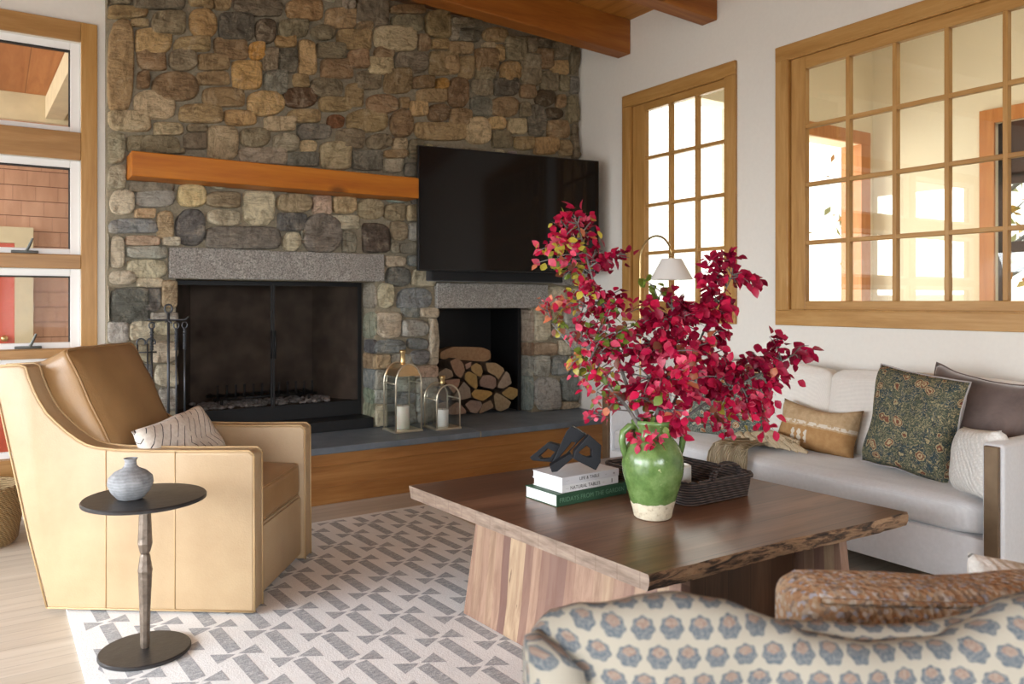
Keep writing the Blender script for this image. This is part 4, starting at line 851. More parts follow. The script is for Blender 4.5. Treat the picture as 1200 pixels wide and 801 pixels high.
def pillow(name,label,loc,w,h,t,mats,pipe,R,group=None,**k):
    """front of the pillow is local -y"""
    e=thing(name,label,'cushion',loc,0,group); e.rotation_euler=R; 
    bm,edge=pillow_mesh(w,h,t,**k); o=link('cover',bm,mats,e,smooth=True)
    if pipe:
        bm=bmesh.new(); tube(bm,edge,.0045,6,closed=True); link('piping',bm,pipe,e,smooth=True)
    return e
D=math.radians
# striped lumbar on the leather chair
cw=TR_((.178,3.794,.012))@Matrix.Rotation(ca,4,'Z')
pc=cw@Vector((.43,.31,.645))
pillow('lumbar_cushion','ivory lumbar cushion with thin black broken lines on the leather armchair',pc,.55,.28,.14,['lines','lines'],None,(D(-30),D(-4),ca+PI/2-D(4)),seed=2)
# ---------- side table & vase ----------
stb=thing('side_table','round dark metal side table with a faceted stem beside the leather armchair','side table',(.459,3.156,.011))
bm=bmesh.new(); lathe(bm,[(0,0),(.155,0),(.158,.004),(.158,.011),(.154,.015),(.02,.017),(0,.017)],seg=56); link('base',bm,'dkmetal',stb,smooth=True,auto=30)
bm=bmesh.new(); lathe(bm,[(.013,.015),(.016,.03),(.019,.16),(.024,.29),(.026,.30),(.0245,.31),(.018,.355),(.015,.362),(.020,.37),(.026,.40),(.0245,.42),(.020,.52),(.017,.558)],seg=9)
for v in bm.verts: v.co+=noise.noise_vector(v.co*30)*.0015
for f in bm.faces: f.smooth=False
link('stem',bm,'pole',stb)
bm=bmesh.new(); lathe(bm,[(0,.557),(.205,.557),(.212,.560),(.213,.568),(.209,.573),(0,.571)],seg=72); link('table_top',bm,'dkmetal',stb,smooth=True,auto=30)
tp=ath(153,583,.585); bm=bmesh.new(); lathe(bm,[(0,0),(.040,0),(.046,.004),(.066,.028),(.077,.055),(.074,.078),(.055,.098),(.030,.110),(.0215,.120),(.019,.135),(.024,.146),(.021,.147),(.014,.135),(.014,.12),(0,.118)],seg=48)
vz=link('bud_vase',bm,'stoneware',smooth=True,auto=50); vz.location=(tp.x,tp.y,.5835)
tag(vz,'small squat grey stoneware bud vase on the dark side table','vase')

# ---------- coffee table ----------
A_=Vector((1.501,3.106));Bc=Vector((1.598,1.704));Cc=Vector((2.894,1.663));Dc=A_+(Cc-Bc)+Vector((.03,.02))
T0,T1=.449,.50
ct=thing('coffee_table','square walnut coffee table with a live edge and slab legs','coffee table',(2.2,2.4,.012))
bm=bmesh.new(); nseg=36
def edgew(t_): return noise.noise(Vector((t_*3.1,2.2,0)))*.020+noise.noise(Vector((t_*9,5.2,0)))*.006
near=[];far=[]
rows=[]
for zi,z in enumerate((T1,T1-.012,T1-.03,T0)):
    row=[]
    for i in range(nseg+1):
        t_=i/nseg; p=Bc.lerp(Cc,t_); off=edgew(t_)
        ins=(0,-.005,-.004,.004)[zi]; nz=noise.noise(Vector((t_*30,z*60,1)))*.006*(zi>0)
        if i in (0,nseg): nz=0
        n_=Vector((0,1)); q=p+n_*(off+ins*1.0+nz); row.append(bm.verts.new((q.x,q.y,z)))
    rows.append(row)
for a,b in zip(rows,rows[1:]):
    for i in range(nseg): bm.faces.new((a[i],b[i],b[i+1],a[i+1])).material_index=1
ft_=[];fb_=[]
for i in range(nseg+1):
    t_=i/nseg; p=A_.lerp(Dc,t_); ft_.append(bm.verts.new((p.x,p.y+edgew(t_+5),T1))); fb_.append(bm.verts.new((p.x,p.y+edgew(t_+5)-.02,T0)))
for i in range(nseg):
    bm.faces.new((rows[0][i],rows[0][i+1],ft_[i+1],ft_[i])).material_index=0
    bm.faces.new((rows[-1][i+1],rows[-1][i],fb_[i],fb_[i+1])).material_index=0
    bm.faces.new((ft_[i],ft_[i+1],fb_[i+1],fb_[i])).material_index=1
bm.faces.new([r[0] for r in rows]+[fb_[0],ft_[0]]).material_index=2
bm.faces.new([r[nseg] for r in rows][::-1]+[ft_[nseg],fb_[nseg]]).material_index=2
bmesh.ops.recalc_face_normals(bm,faces=bm.faces)
link('tabletop',bm,['walnut_top','bark','walnut_end'],ct,True)
def slableg(pt,pb,th,name='leg'):
    """pt: top near/far xy, pb: bottom near/far xy"""
    bm=bmesh.new(); v=[]
    for (pts,z) in ((pb,.013),(pt,T0-.001)):
        n0,f0=Vector(pts[0]),Vector(pts[1]); d=(f0-n0).normalized(); s=Vector((d.y,-d.x))*th
        v+=[(n0.x,n0.y,z),(n0.x+s.x,n0.y+s.y,z),(f0.x+s.x,f0.y+s.y,z),(f0.x,f0.y,z)]
    vs=[bm.verts.new(p) for p in v]
    for q in ((3,2,1,0),(4,5,6,7),(0,1,5,4),(1,2,6,5),(2,3,7,6),(3,0,4,7)): bm.faces.new([vs[i] for i in q])
    bmesh.ops.recalc_face_normals(bm,faces=bm.faces); bm_bev(bm,.002,1); return link(name,bm,'walnut_leg',ct,True)
slableg(((1.775,1.745),(1.665,2.79)),((1.70,1.665),(1.613,2.818)),.045)
slableg(((2.60,1.76),(2.60,2.80)),((2.61,1.72),(2.64,2.83)),.045)
bm=bmesh.new(); box(bm,1.76,2.60,2.23,2.275,.06,T0-.002); box(bm,1.80,2.57,1.93,1.97,.02,T0-.002); link('stretcher',bm,'walnut_shaded',ct,True)

TZ=.5005
# vase and branches
vc=Vector((2.042,2.152,TZ))
vs_=thing('green_jar','green glazed two-handled terracotta jar with bare cream foot on coffee table','vase',vc)
bm=bmesh.new(); pr=[(0,0),(.066,0),(.070,.004),(.074,.03),(.083,.06),(.098,.11),(.111,.16),(.115,.195),(.112,.225),(.100,.258),(.084,.282),(.073,.295),(.069,.31),(.069,.335),(.078,.347),(.080,.356),(.074,.362),(.064,.358),(.060,.34),(.060,.30),(.07,.28),(0,.25)]
lathe(bm,pr,seg=64); 
for v in bm.verts: v.co+=noise.noise_vector(v.co*12)*.0025
link('body',bm,'glaze',vs_,smooth=True,auto=60)
for sg,a in ((1,D(158)),(1,D(338)),):
    bm=bmesh.new(); u=Vector((math.cos(a),math.sin(a),0)); pts=[u*.066+Vector((0,0,.335)),u*.092+Vector((0,0,.338)),u*.116+Vector((0,0,.318)),u*.120+Vector((0,0,.285)),u*.113+Vector((0,0,.25)),u*.106+Vector((0,0,.222))]
    tube(bm,pts,[.013,.013,.013,.0125,.012,.009],10); link('handle',bm,'glaze',vs_,smooth=True)

def leafcol(rg,mix):
    r=rg.random()
    P_={'r':(.54,.012,.065),'d':(.22,.003,.028),'p':(.78,.10,.18),'m':(.38,.006,.05),'g':(.16,.23,.035),'y':(.50,.44,.06),'o':(.60,.20,.10),'b':(.22,.07,.04)}
    c=P_[rg.choice(mix)]; k=rg.uniform(.75,1.25); return tuple(min(1,v*k) for v in c)
def add_leaf(bm,cl,base,dirv,up,L,Wd,col,rg,droop=.25):
    d=dirv.normalized(); s=d.cross(up)
    if s.length<1e-4: s=d.cross(Vector((1,0,0)))
    s.normalize(); n=s.cross(d).normalized()
    rows_=[(0,.0,0),(.16,.55,.02),(.40,1.0,.03),(.68,.82,-.02),(.88,.38,-.10),(1.0,.0,-.18)]
    fold=rg.uniform(.12,.35); dr=droop*rg.uniform(.3,1.6); prev=None
    for (t_,w,z) in rows_:
        c=base+d*(L*t_)+n*(-dr*L*t_*t_)
        if w==0: cur=[bm.verts.new(c)]
        else: cur=[bm.verts.new(c-s*(Wd/2*w)+n*(fold*Wd/2*w)),bm.verts.new(c),bm.verts.new(c+s*(Wd/2*w)+n*(fold*Wd/2*w))]
        if prev:
            if len(prev)==1: fs=[(prev[0],cur[1],cur[0]),(prev[0],cur[2],cur[1])]
            elif len(cur)==1: fs=[(prev[0],prev[1],cur[0]),(prev[1],prev[2],cur[0])]
            else: fs=[(prev[0],prev[1],cur[1],cur[0]),(prev[1],prev[2],cur[2],cur[1])]
            for f in fs:
                f=bm.faces.new(f); f.smooth=True
                for l in f.loops: l[cl]=(*col,1)
        prev=cur
BD=2.92
def V3(x,y,dd=0): return atd(x,y,BD+dd)
def branch(label,stem,clumps,seed,rad=.006,twigm='twig'):
    """stem: [(px,py,depth offset)]; clumps: (x,y,rx,ry,depth,n,mix,leafscale)"""
    rg=random.Random(seed); e=thing('leafy_branch',label,'branch',vc+Vector((0,0,.30)),0,'branches in the green jar')
    P_=[V3(*s) for s in stem]
    # smooth spine
    sp=[]
    for i in range(len(P_)-1):
        a,b=P_[i],P_[i+1]
        for k in range(5): sp.append(a.lerp(b,k/5))
    sp.append(P_[-1])
    for _ in range(2): sp=[sp[0]]+[(sp[i-1]+sp[i]*2+sp[i+1])/4 for i in range(1,len(sp)-1)]+[sp[-1]]
    bs=bmesh.new(); n=len(sp); tube(bs,sp,[rad*(1-.7*i/(n-1)) for i in range(n)],7)
    bl=bmesh.new(); cl=bl.loops.layers.float_color.new('col')
    for (x,y,rx,ry,dd,cnt,mix,ls) in clumps:
        cnt=int(cnt*1.45)
        c=V3(x,y,dd); m=BD/F; R_=Vector((rx*m,ry*m))
        # twig from the nearest spine point into the clump
        sp0=min(sp,key=lambda q:(q-c).length+ (0 if q.z<c.z+.05 else .05))
        ntw=max(2,int(cnt/9))
        for k in range(ntw):
            th=rg.random()*2*PI; rr=.35+.6*rg.random()**.5
            lat=Vector((C,-S,0)); dep=Vector((S,C,0))
            tip=c+lat*(R_.x*rr*math.cos(th))+Vector((0,0,R_.y*rr*math.sin(th)))+dep*rg.uniform(-1,1)*min(.13,max(R_.x,.04))
            st=sp0 if k==0 or rg.random()<.35 else sp0.lerp(c,.55)
            mid_=st.lerp(tip,.5)+Vector((0,0,.015))+Vector([rg.gauss(0,.008) for _ in range(3)])
            tw=[st,mid_,tip] ; tw=[st,st.lerp(mid_,.5),mid_,mid_.lerp(tip,.5)+Vector((0,0,.004)),tip]
            tube(bs,tw,[rad*.4,rad*.36,rad*.3,rad*.25,rad*.16],5)
            per=max(3,int(cnt/ntw))
            for q in range(per):
                f_=rg.uniform(.35,1.0) ; i_=min(3,int(f_*4)); base=tw[i_].lerp(tw[i_+1],f_*4-i_)
                base+=Vector([rg.gauss(0,.012) for _ in range(3)])
                ax=(tip-st).normalized(); dv_=ax*rg.uniform(0,.9)+Vector([rg.gauss(0,.7) for _ in range(3)]); dv_.z-=.35
                L=rg.uniform(.028,.050)*ls; col=leafcol(rg,mix)
                add_leaf(bl,cl,base,dv_,Vector((rg.gauss(0,.6),rg.gauss(0,.6),1))-dep*rg.uniform(0,1.6),L,L*rg.uniform(.62,.9),col,rg)
    link('stem',bs,twigm,e,True,smooth=True); o=link('foliage',bl,'leaf',e,True); o['kind']='stuff'
branch('tallest branch arching up towards the television, red with yellow-green leaves',[(762,520,0),(745,480,.02),(727,430,.03),(716,385,.03),(700,345,.02),(688,305,.0),(677,262,.0)],
 [(673,250,11,13,0,22,'rrpm',.8),(655,272,20,16,0,34,'rrrpym',.8),(686,272,20,18,.02,34,'rrdmyo',.8),(642,292,17,14,-.02,28,'rryyp',.8),(668,300,28,20,0,55,'rrrpmygy',.8),(698,305,24,17,.03,44,'rrdmm',.8),(640,312,16,12,-.02,18,'roygp',.8),(672,325,24,12,0,30,'rryygb',.8),(722,302,18,9,.05,20,'mdr',.85),(737,296,7,11,.06,9,'mmd',.9),(680,346,24,14,0,40,'rrpmy',.8),(700,360,28,20,0,55,'rrrmpd',.85),(672,364,18,16,-.03,28,'rrpoy',.8),(735,345,14,12,.03,14,'mrd',.85)],11,.0085)
branch('sparse lower branch reaching towards the log niche with green and orange leaves',[(760,520,-.02),(738,480,-.05),(715,455,-.07),(695,430,-.08),(668,405,-.08),(648,380,-.08)],
 [(648,350,18,7,-.08,16,'oorp',.8),(636,352,8,7,-.09,6,'or',.7),(652,384,18,9,-.08,14,'ggyb',.8),(690,392,26,16,-.08,40,'rrgpmb',.8),(718,372,26,18,-.05,46,'rmggbd',.8),(712,405,26,20,-.07,46,'rrmgpb',.8),(684,425,22,16,-.08,30,'rrpgyo',.75),(735,400,26,22,-.05,50,'rrmgbd',.85),(706,445,24,15,-.08,34,'rpogy',.75),(672,450,12,10,-.08,12,'gyrp',.75),(730,462,20,14,-.05,26,'robgr',.75),(696,468,18,12,-.08,18,'rpog',.7),(693,495,7,17,-.09,16,'prrp',.7),(722,482,14,10,-.06,12,'obrg',.75)],12,.0075)
branch('dense crimson branch standing upright in the middle of the green jar',[(766,515,0),(772,470,.0),(778,430,0),(782,395,0),(788,362,.0)],
 [(757,340,9,12,0,10,'ggg',1.0),(776,346,16,8,.02,14,'mdrb',.9),(800,350,16,12,.02,20,'mmdd',1),(755,368,22,15,.02,42,'rrdmm',.9),(790,375,26,18,.02,60,'rrmmdp',1),(816,382,24,20,.02,52,'rrmmp',1),(752,402,28,20,0,60,'rrmmdb',.95),(786,412,30,22,-.04,72,'rrrmmpp',1),(820,415,26,22,0,60,'rrrmpo',1),(750,440,30,20,-.03,60,'rrmmdp',.95),(786,448,30,20,-.06,64,'rrrpmo',1),(820,452,26,20,-.02,52,'rrmmp',1),(757,472,26,16,-.04,46,'rrmogy',.9),(792,480,26,16,-.06,42,'rrpom',.95),(770,496,22,12,-.05,28,'rrpog',.85),(800,500,15,11,-.07,18,'rrm',.95),(757,520,12,13,-.09,22,'pprr',.8),(770,510,12,10,-.09,14,'ppr',.85),(735,505,12,7,0,8,'bgo',.9),(752,502,12,10,.0,12,'gggb',.9)],13,.008)
branch('branch rising in front of the small window beside the lamp shade, dark crimson leaves',[(770,515,.03),(795,460,.05),(815,410,.06),(832,372,.07),(848,345,.08),(858,322,.09)],
 [(830,305,8,9,.06,12,'mdm',.95),(829,322,11,14,.06,22,'mmr',.95),(824,340,13,11,.05,20,'mmrd',1),(852,312,9,14,.09,16,'mdd',.9),(842,322,10,8,.08,10,'mmd',.9),(866,334,14,9,.1,16,'mmr',1),(880,328,11,9,.12,14,'mmr',1),(858,358,14,12,.08,24,'mmrd',1),(838,374,16,14,.06,28,'mmr',1.05),(846,395,13,12,.05,22,'mmr',1),(838,352,10,9,.06,9,'mrd',.9),(805,365,14,12,.04,16,'mmrp',1)],14,.0065)
branch('low branch spreading over the sofa with crimson leaves and red tips',[(775,515,.02),(808,485,.03),(838,465,.05),(868,450,.07),(895,435,.08),(930,415,.10)],
 [(846,418,18,14,.05,30,'mmrd',.95),(850,440,26,18,.04,46,'rrmmd',.95),(880,418,14,13,.06,26,'mmd',.95),(876,440,22,16,.06,36,'rmmdb',.9),(903,402,10,12,.1,14,'mmd',.95),(912,414,14,11,.1,20,'mmdr',.95),(946,414,8,12,.14,6,'mmm',1.5),(924,424,11,8,.12,10,'mdd',.9),(906,434,16,13,.1,26,'rmmo',.95),(928,448,6,8,.1,8,'rrm',1),(850,466,24,14,.04,34,'rrmd',.95),(884,466,24,15,.05,36,'rrmmp',.95),(905,456,13,12,.08,18,'rrm',.95),(868,486,22,12,.03,28,'rrpy',.95),(892,488,20,12,.04,28,'rrmp',.9),(858,506,8,13,.03,14,'rrp',.9),(901,507,8,14,.05,14,'rrr',.95),(838,492,14,12,.02,12,'mrb',.85),(828,440,16,18,.02,26,'mmrd',.95)],15,.0065)

# books
def book(name,label,x0,x1,y0,y1,z0,z1,rz,cover,titles):
    c=((x0+x1)/2,(y0+y1)/2,z0); e=thing(name,label,'book',c,rz,'books stacked on the coffee table'); w=x1-x0;d=y1-y0;h=z1-z0;tk=.0028
    bm=bmesh.new(); box(bm,-w/2,w/2,-d/2,d/2,0,tk,0,.0008,1); box(bm,-w/2,w/2,-d/2,d/2,h-tk,h,0,.0008,1); box(bm,-w/2,w/2,-d/2,-d/2+tk,tk,h-tk,0); link('cover',bm,cover,e)
    bm=bmesh.new(); box(bm,-w/2+.004,w/2-.004,-d/2+tk,d/2-.004,tk,h-tk); link('page_block',bm,'pages',e)
    for (txt,sz,x,z,mt,sx) in titles:
        cu=bpy.data.curves.new('title','FONT'); cu.body=txt; cu.size=sz; cu.extrude=.0003; cu.align_x='CENTER'; cu.align_y='CENTER'; cu.space_character=1.05
        o=bpy.data.objects.new('title',cu); COL.objects.link(o); o.parent=e; o.location=(x,-d/2-.0006,z); o.rotation_euler=(PI/2,0,0); o.scale=(sx,1,1); cu.materials.append(M[mt]); me=bpy.data.meshes.new_from_object(o); o2=bpy.data.objects.new('title',me); o2.location=o.location; o2.rotation_euler=o.rotation_euler; o2.scale=o.scale; bpy.data.objects.remove(o); COL.objects.link(o2); o2.parent=e
    return e
br=D(3)
book('coffee_table_book','green garden book lying at the bottom of the stack',1.815,2.192,2.462,2.665,TZ,TZ+.048,br,'greencover',[('FRIDAYS FROM THE GARDEN',.026,0,.023,'greenfoil',.98)])
book('coffee_table_book','thin white book in the middle of the stack with black title',1.848,2.150,2.468,2.655,TZ+.0485,TZ+.0785,br,'whitecover',[('NATURAL TABLES',.019,-.03,.0145,'ink',1.0),('_____',.008,-.125,.018,'ink',.8),('____',.008,.07,.018,'ink',.8),('I',.025,.115,.0145,'ink',1.3)])
book('coffee_table_book','pale grey book on top of the stack below the black sculpture',1.846,2.152,2.466,2.657,TZ+.079,TZ+.109,br,'greycover',[('LIFE & TABLE',.018,-.01,.0155,'ink',1.0),('_____',.007,-.125,.018,'ink',.8),('___',.007,.08,.018,'ink',.8),('*',.02,.125,.010,'ink',1)])
# linked sculpture
sc=thing('link_sculpture','black sculpture of three angular interlocking links on the book stack','sculpture',(1.99,2.56,TZ+.1095))
def pr_(pts,d): return [atd(610+x/10.91,490+y/10.91,d) for x,y in pts]
def link_piece(out,inn,d0,th,skew=(0,0)):
    bm=bmesh.new(); o=pr_(out,d0); i=pr_(inn,d0)
    for p in o+i: p.z=max(p.z,TZ+.1095)
    v=Vector((S,C,0))*th+Vector((C,-S,0))*skew[0]; ring(bm,o,i,v); bm_bev(bm,.002,2,35); link('link',bm,'sculpt',sc,True)
dd=3.14
link_piece([(115,500),(350,305),(520,350),(440,470),(400,560),(150,540)],[(230,490),(345,385),(440,430),(400,470),(370,510),(260,520)],dd+.04,.028,(.012,0))
link_piece([(585,170),(650,95),(840,210),(740,300),(430,640),(370,640)],[(620,350),(655,300),(700,310),(660,370),(520,520),(480,520)],dd,.030,(.006,0))
link_piece([(700,410),(880,210),(1035,345),(1025,560),(965,665),(680,520)],[(745,435),(850,345),(915,400),(915,490),(870,498),(810,480)],dd-.07,.028,(-.006,0))
bm=bmesh.new(); p=pr_([(375,610),(640,450),(680,500),(470,680),(400,690)],dd-.05)
for q in p: q.z=max(q.z,TZ+.1095)
prism(bm,p,Vector((S,C,0))*.05); bm_bev(bm,.002,2,35); link('cross_bar',bm,'sculpt',sc,True)
# wicker tray with candle
ty=thing('wicker_tray','dark wicker tray with looped handles behind the green jar','tray',(2.425,2.41,TZ))
def rrect(w,d,r,n=6):
    pts=[]
    for cx_,cy_,a0 in ((w/2-r,d/2-r,0),(-w/2+r,d/2-r,PI/2),(-w/2+r,-d/2+r,PI),(w/2-r,-d/2+r,1.5*PI)):
        for k in range(n+1): a=a0+PI/2*k/n; pts.append((cx_+r*math.cos(a),cy_+r*math.sin(a)))
    return pts
w,d=.37,.50; bm=bmesh.new(); lev=[(-.012,0),(0,.004),(.004,.03),(.008,.06),(.010,.085)]
R1=[[bm.verts.new((x*(1+o/(w/2)),y*(1+o/(d/2)),z)) for x,y in rrect(w,d,.05)] for o,z in lev]
R2=[[bm.verts.new((x*(1+(o-.014)/(w/2)),y*(1+(o-.014)/(d/2)),max(z,.012))) for x,y in rrect(w,d,.05)] for o,z in lev[::-1]]
al=R1+R2; m=len(R1[0])
for a,b in zip(al,al[1:]):
    for k in range(m): bm.faces.new((a[k],a[(k+1)%m],b[(k+1)%m],b[k]))
bm.faces.new(R1[0][::-1]); bm.faces.new(R2[-1]); link('basket_body',bm,'wick',ty,smooth=True,auto=50)
bm=bmesh.new(); rp=[(x*1.05,y*1.035) for x,y in rrect(w,d,.05)]
for ph in (0,PI): tube(bm,[(x+.004*math.cos(k*1.3+ph),y+.004*math.sin(k*1.3+ph),.088+.005*math.sin(k*1.3+ph)) for k,(x,y) in enumerate(rp)],.0075,7,closed=True)
link('braided_rim',bm,'wick',ty,smooth=True)
for sy in (-1,1):
    bm=bmesh.new()
    for off in (-.008,.008): tube(bm,[(.085*math.cos(a)+.02,sy*(d/2+.006)+off,.085+.068*math.sin(a)) for a in [PI*k/12 for k in range(13)]],.0075,7)
    link('handle',bm,'wick',ty,smooth=True)
pt=ath(801,560,.58); cn=thing('jar_candle','cream candle standing in the dark wicker tray','candle',(2.45,2.43,TZ+.0125))
bm=bmesh.new(); lathe(bm,[(0,0),(.056,0),(.058,.004),(.058,.082),(.050,.086),(.044,.078),(0,.076)],seg=36); link('wax_body',bm,'candle2',cn,smooth=True,auto=40)
bm=bmesh.new(); tube(bm,[(0,0,.075),(.002,0,.09)],.0015,6); link('wick',bm,'wick',cn)

# ---------- light sofa on the right wall ----------
sf=thing('linen_sofa','oatmeal linen sofa with slim wood-faced arms below the inner windows','sofa',(3.8,2.78,0))
y0,y1=1.545,4.03
bm=bmesh.new(); box(bm,3.375,4.18,y0+.03,y1-.03,.12,.325,0,.012,2); link('seat_base',bm,'linen',sf,True,smooth=True,auto=35)
for a,b in ((y0,y0+.085),(y1-.085,y1)):
    bm=bmesh.new(); box(bm,3.374,4.22,a,b,.10,.725,0,.015,3)
    bmesh.ops.subdivide_edges(bm,edges=[e for e in bm.edges if e.calc_length()>.5],cuts=6); ar=link('arm',bm,'linen',sf,True,smooth=True,auto=35)
    bm=bmesh.new(); box(bm,3.352,3.374,a+.012,b-.018,.0,.715,0,.003); link('wood_front',bm,'bronze',sf,True)
bm=bmesh.new(); box(bm,4.06,4.24,y0+.08,y1-.08,.12,.80,0,.03,3); link('back_frame',bm,'linen',sf,True,smooth=True,auto=40)
ym=2.72
smooth_cushion('seat_cushion',.72,y1-y0-.18,.135,'linen',sf,TR_((3.735-3.8,(y0+y1)/2-2.78,.395)),.012,.035)
for a,b in ((y0+.09,ym-.004),(ym+.004,y1-.09)):
    L=b-a; o=smooth_cushion('back_cushion',.17,L,.44,'ivory',sf,TR_((3.99-3.8,(a+b)/2-2.78,.682))@Matrix.Rotation(D(9),4,'Y'),.03,.04)
for x in (3.42,4.12):
    for y in (y0+.2,y1-.2):
        bm=bmesh.new(); box(bm,x-.02,x+.02,y-.02,y+.02,.0,.122); link('leg',bm,'darkwood',sf,True)
# sofa cushions (front = local -y; rotate so that the front looks towards -X)
gp='cushions on the linen sofa'
pillow('floral_cushion','large square green floral cushion standing in front of the taupe velvet one',(3.70,2.10,.715),.46,.50,.20,['floral','greylinen'],'greylinen',(D(-9),D(6),-PI/2-D(5)),gp,seed=1)
pillow('velvet_cushion','taupe velvet cushion against the sofa back at its near end',(3.90,1.93,.725),.50,.48,.17,['velvet','velvet'],'velvet',(D(-14),D(8),-PI/2-D(6)),gp,seed=4,sag=.02)
pillow('boucle_cushion','small ivory textured cushion tucked against the near sofa arm',(3.56,1.735,.60),.34,.30,.15,['bouc','bouc'],None,(D(-8),D(-6),-PI/2-D(38)),gp,seed=5)
pillow('kilim_lumbar_cushion','tan embroidered lumbar cushion in the middle of the sofa',(3.80,2.70,.60),.48,.27,.15,['kilim','kilim'],None,(D(-14),D(3),-PI/2+D(3)),gp,seed=6,sag=.03)
pillow('sage_floral_cushion','sage floral square cushion behind the low red branch',(3.82,3.36,.66),.54,.44,.17,['floral2','kilim'],'kilim',(D(-15),D(0),-PI/2+D(12)),gp,seed=7)
# tan throw: strip folded over the seat front with a loose tasselled end
bm=bmesh.new(); path=[(3.80,.475),(3.72,.495),(3.60,.50),(3.48,.502),(3.41,.502),(3.372,.49),(3.352,.46),(3.346,.42),(3.343,.37),(3.342,.335)]
nv=22; G=[]
for i,(x,z) in enumerate(path):
    r_=[]
    for j in range(nv+1):
        v_=j/nv; y=2.82+.26*v_+.03*math.sin(i*.7)*(1-v_); wv=.012*math.sin(v_*22+i*.4)+.006*math.sin(v_*51+i)
        dx=-wv if i>4 else 0; dz=wv+.012 if i<=5 else 0
        r_.append(bm.verts.new((x+dx-.012*(i>4),y,z+dz)))
    G.append(r_)
for i in range(len(G)-1):
    for j in range(nv): bm.faces.new((G[i][j],G[i][j+1],G[i+1][j+1],G[i+1][j]))
r=bmesh.ops.solidify(bm,geom=bm.faces[:],thickness=.012)
th_=thing('knit_throw','tan knitted throw draped over the sofa seat behind the wicker tray','throw',(3.6,2.95,.5))
link('folded_strip',bm,'knit',th_,True,smooth=True)
bm=bmesh.new()
for k in range(9):
    rg2=random.Random(k); y=3.02-.045*k+rg2.uniform(-.01,.01); tube(bm,[(3.62+.02*rg2.random(),y+.10,.515),(3.60,y+.05,.52+.025*rg2.random()),(3.585,y,.512),(3.56+.02*rg2.random(),y-.05,.505)],[.016,.020,.016,.009],8)
tube(bm,[(3.62,3.02,.52),(3.64,2.9,.545),(3.62,2.78,.535),(3.63,2.70,.53)],[.03,.035,.03,.02],10)
link('loose_end',bm,'knit',th_,True,smooth=True)

# ---------- arc lamp ----------
lp=thing('arc_floor_lamp','brass arc floor lamp with white cone shade behind the sofa end','floor lamp',(4.0,4.35,0))
bm=bmesh.new(); lathe(bm,[(0,.001),(.12,.001),(.12,.015),(.015,.025),(0,.025)],seg=32); link('base',bm,'brass',lp)
bm=bmesh.new(); pts=[(0,0,.02),(0,0,.8),(0,0,1.60)]+[(0,-.165+.165*math.cos(a),1.60+.175*math.sin(a)) for a in [PI*k/16 for k in range(1,15)]]+[(0,-.325,1.625)]
tube(bm,pts,.0075,8); link('pole',bm,'brass',lp,smooth=True)
bm=bmesh.new(); lathe(bm,[(.010,.0),(.016,.0),(.016,.03),(.010,.032)],seg=16); rot(bm,TR_((0,-.325,1.59))); link('socket',bm,'brass',lp)
bm=bmesh.new(); lathe(bm,[(.068,.145),(.070,.147),(.150,.0),(.148,.0),(.068,.145)],seg=48); lathe(bm,[(0,.146),(.069,.146)],seg=48); rot(bm,TR_((0,-.325,1.455))); link('lamp_shade',bm,'shade',lp,smooth=True,auto=50)

# ---------- basket at the left ----------
bk=thing('wicker_basket','honey coloured wicker basket on the floor under the left window','basket',(-.10,5.10,.0))
bm=bmesh.new(); lathe(bm,[(0,0),(.19,0),(.205,.02),(.225,.15),(.225,.30),(.21,.30),(.20,.15),(.18,.02),(0,.02)],seg=40); link('basket_body',bm,'wick2',bk,smooth=True,auto=50)
bm=bmesh.new()
for ph in (0,PI): tube(bm,[((.218+.006*math.cos(a*14+ph))*math.cos(a),(.218+.006*math.cos(a*14+ph))*math.sin(a),.302+.006*math.sin(a*14+ph)) for a in [2*PI*k/72 for k in range(72)]],.009,6,closed=True)
link('braided_rim',bm,'wick2',bk,smooth=True)

# ---------- block-print sofa in the foreground ----------
fs=thing('block_print_loveseat','loveseat in blue and brown block print linen with its back to us','sofa',(0,0,0.012),-ANG)
# local: x = lateral, y = distance from the camera
def L_(px_,py_,d): return Vector(((px_-CX)*d/F,d,H-(py_-HZ)*d/F))
def uvgrid(bm,G,uvf,mi=0):
    uvl=bm.loops.layers.uv.verify()
    for i in range(len(G)-1):
        for j in range(len(G[0])-1):
            q=[(i,j),(i+1,j),(i+1,j+1),(i,j+1)]; f=bm.faces.new([G[a][b] for a,b in q]); f.smooth=True; f.material_index=mi
            for l,(a,b) in zip(f.loops,q): l[uvl].uv=uvf(a,b)
ctop=[(628,790),(645,752),(690,728),(760,711),(800,708),(860,717),(910,737),(960,755),(1040,767),(1120,765),(1165,742),(1200,714),(1260,700),(1400,700),(1560,710),(1700,760)]
def interp(tab,x):
    if x<=tab[0][0]: return tab[0][1]
    for (a,b),(c,d_) in zip(tab,tab[1:]):
        if x<=c: t_=(x-a)/(c-a); t_=t_*t_*(3-2*t_)*.5+t_*.5; return b+(d_-b)*t_
    return tab[-1][1]
d0=1.12; K=24.
bm=bmesh.new(); NU=90; cols=[]
xs_=[626+ (1700-626)*i/NU for i in range(NU+1)]
prof=[]  # back (towards camera) surface, rounded top, front surface
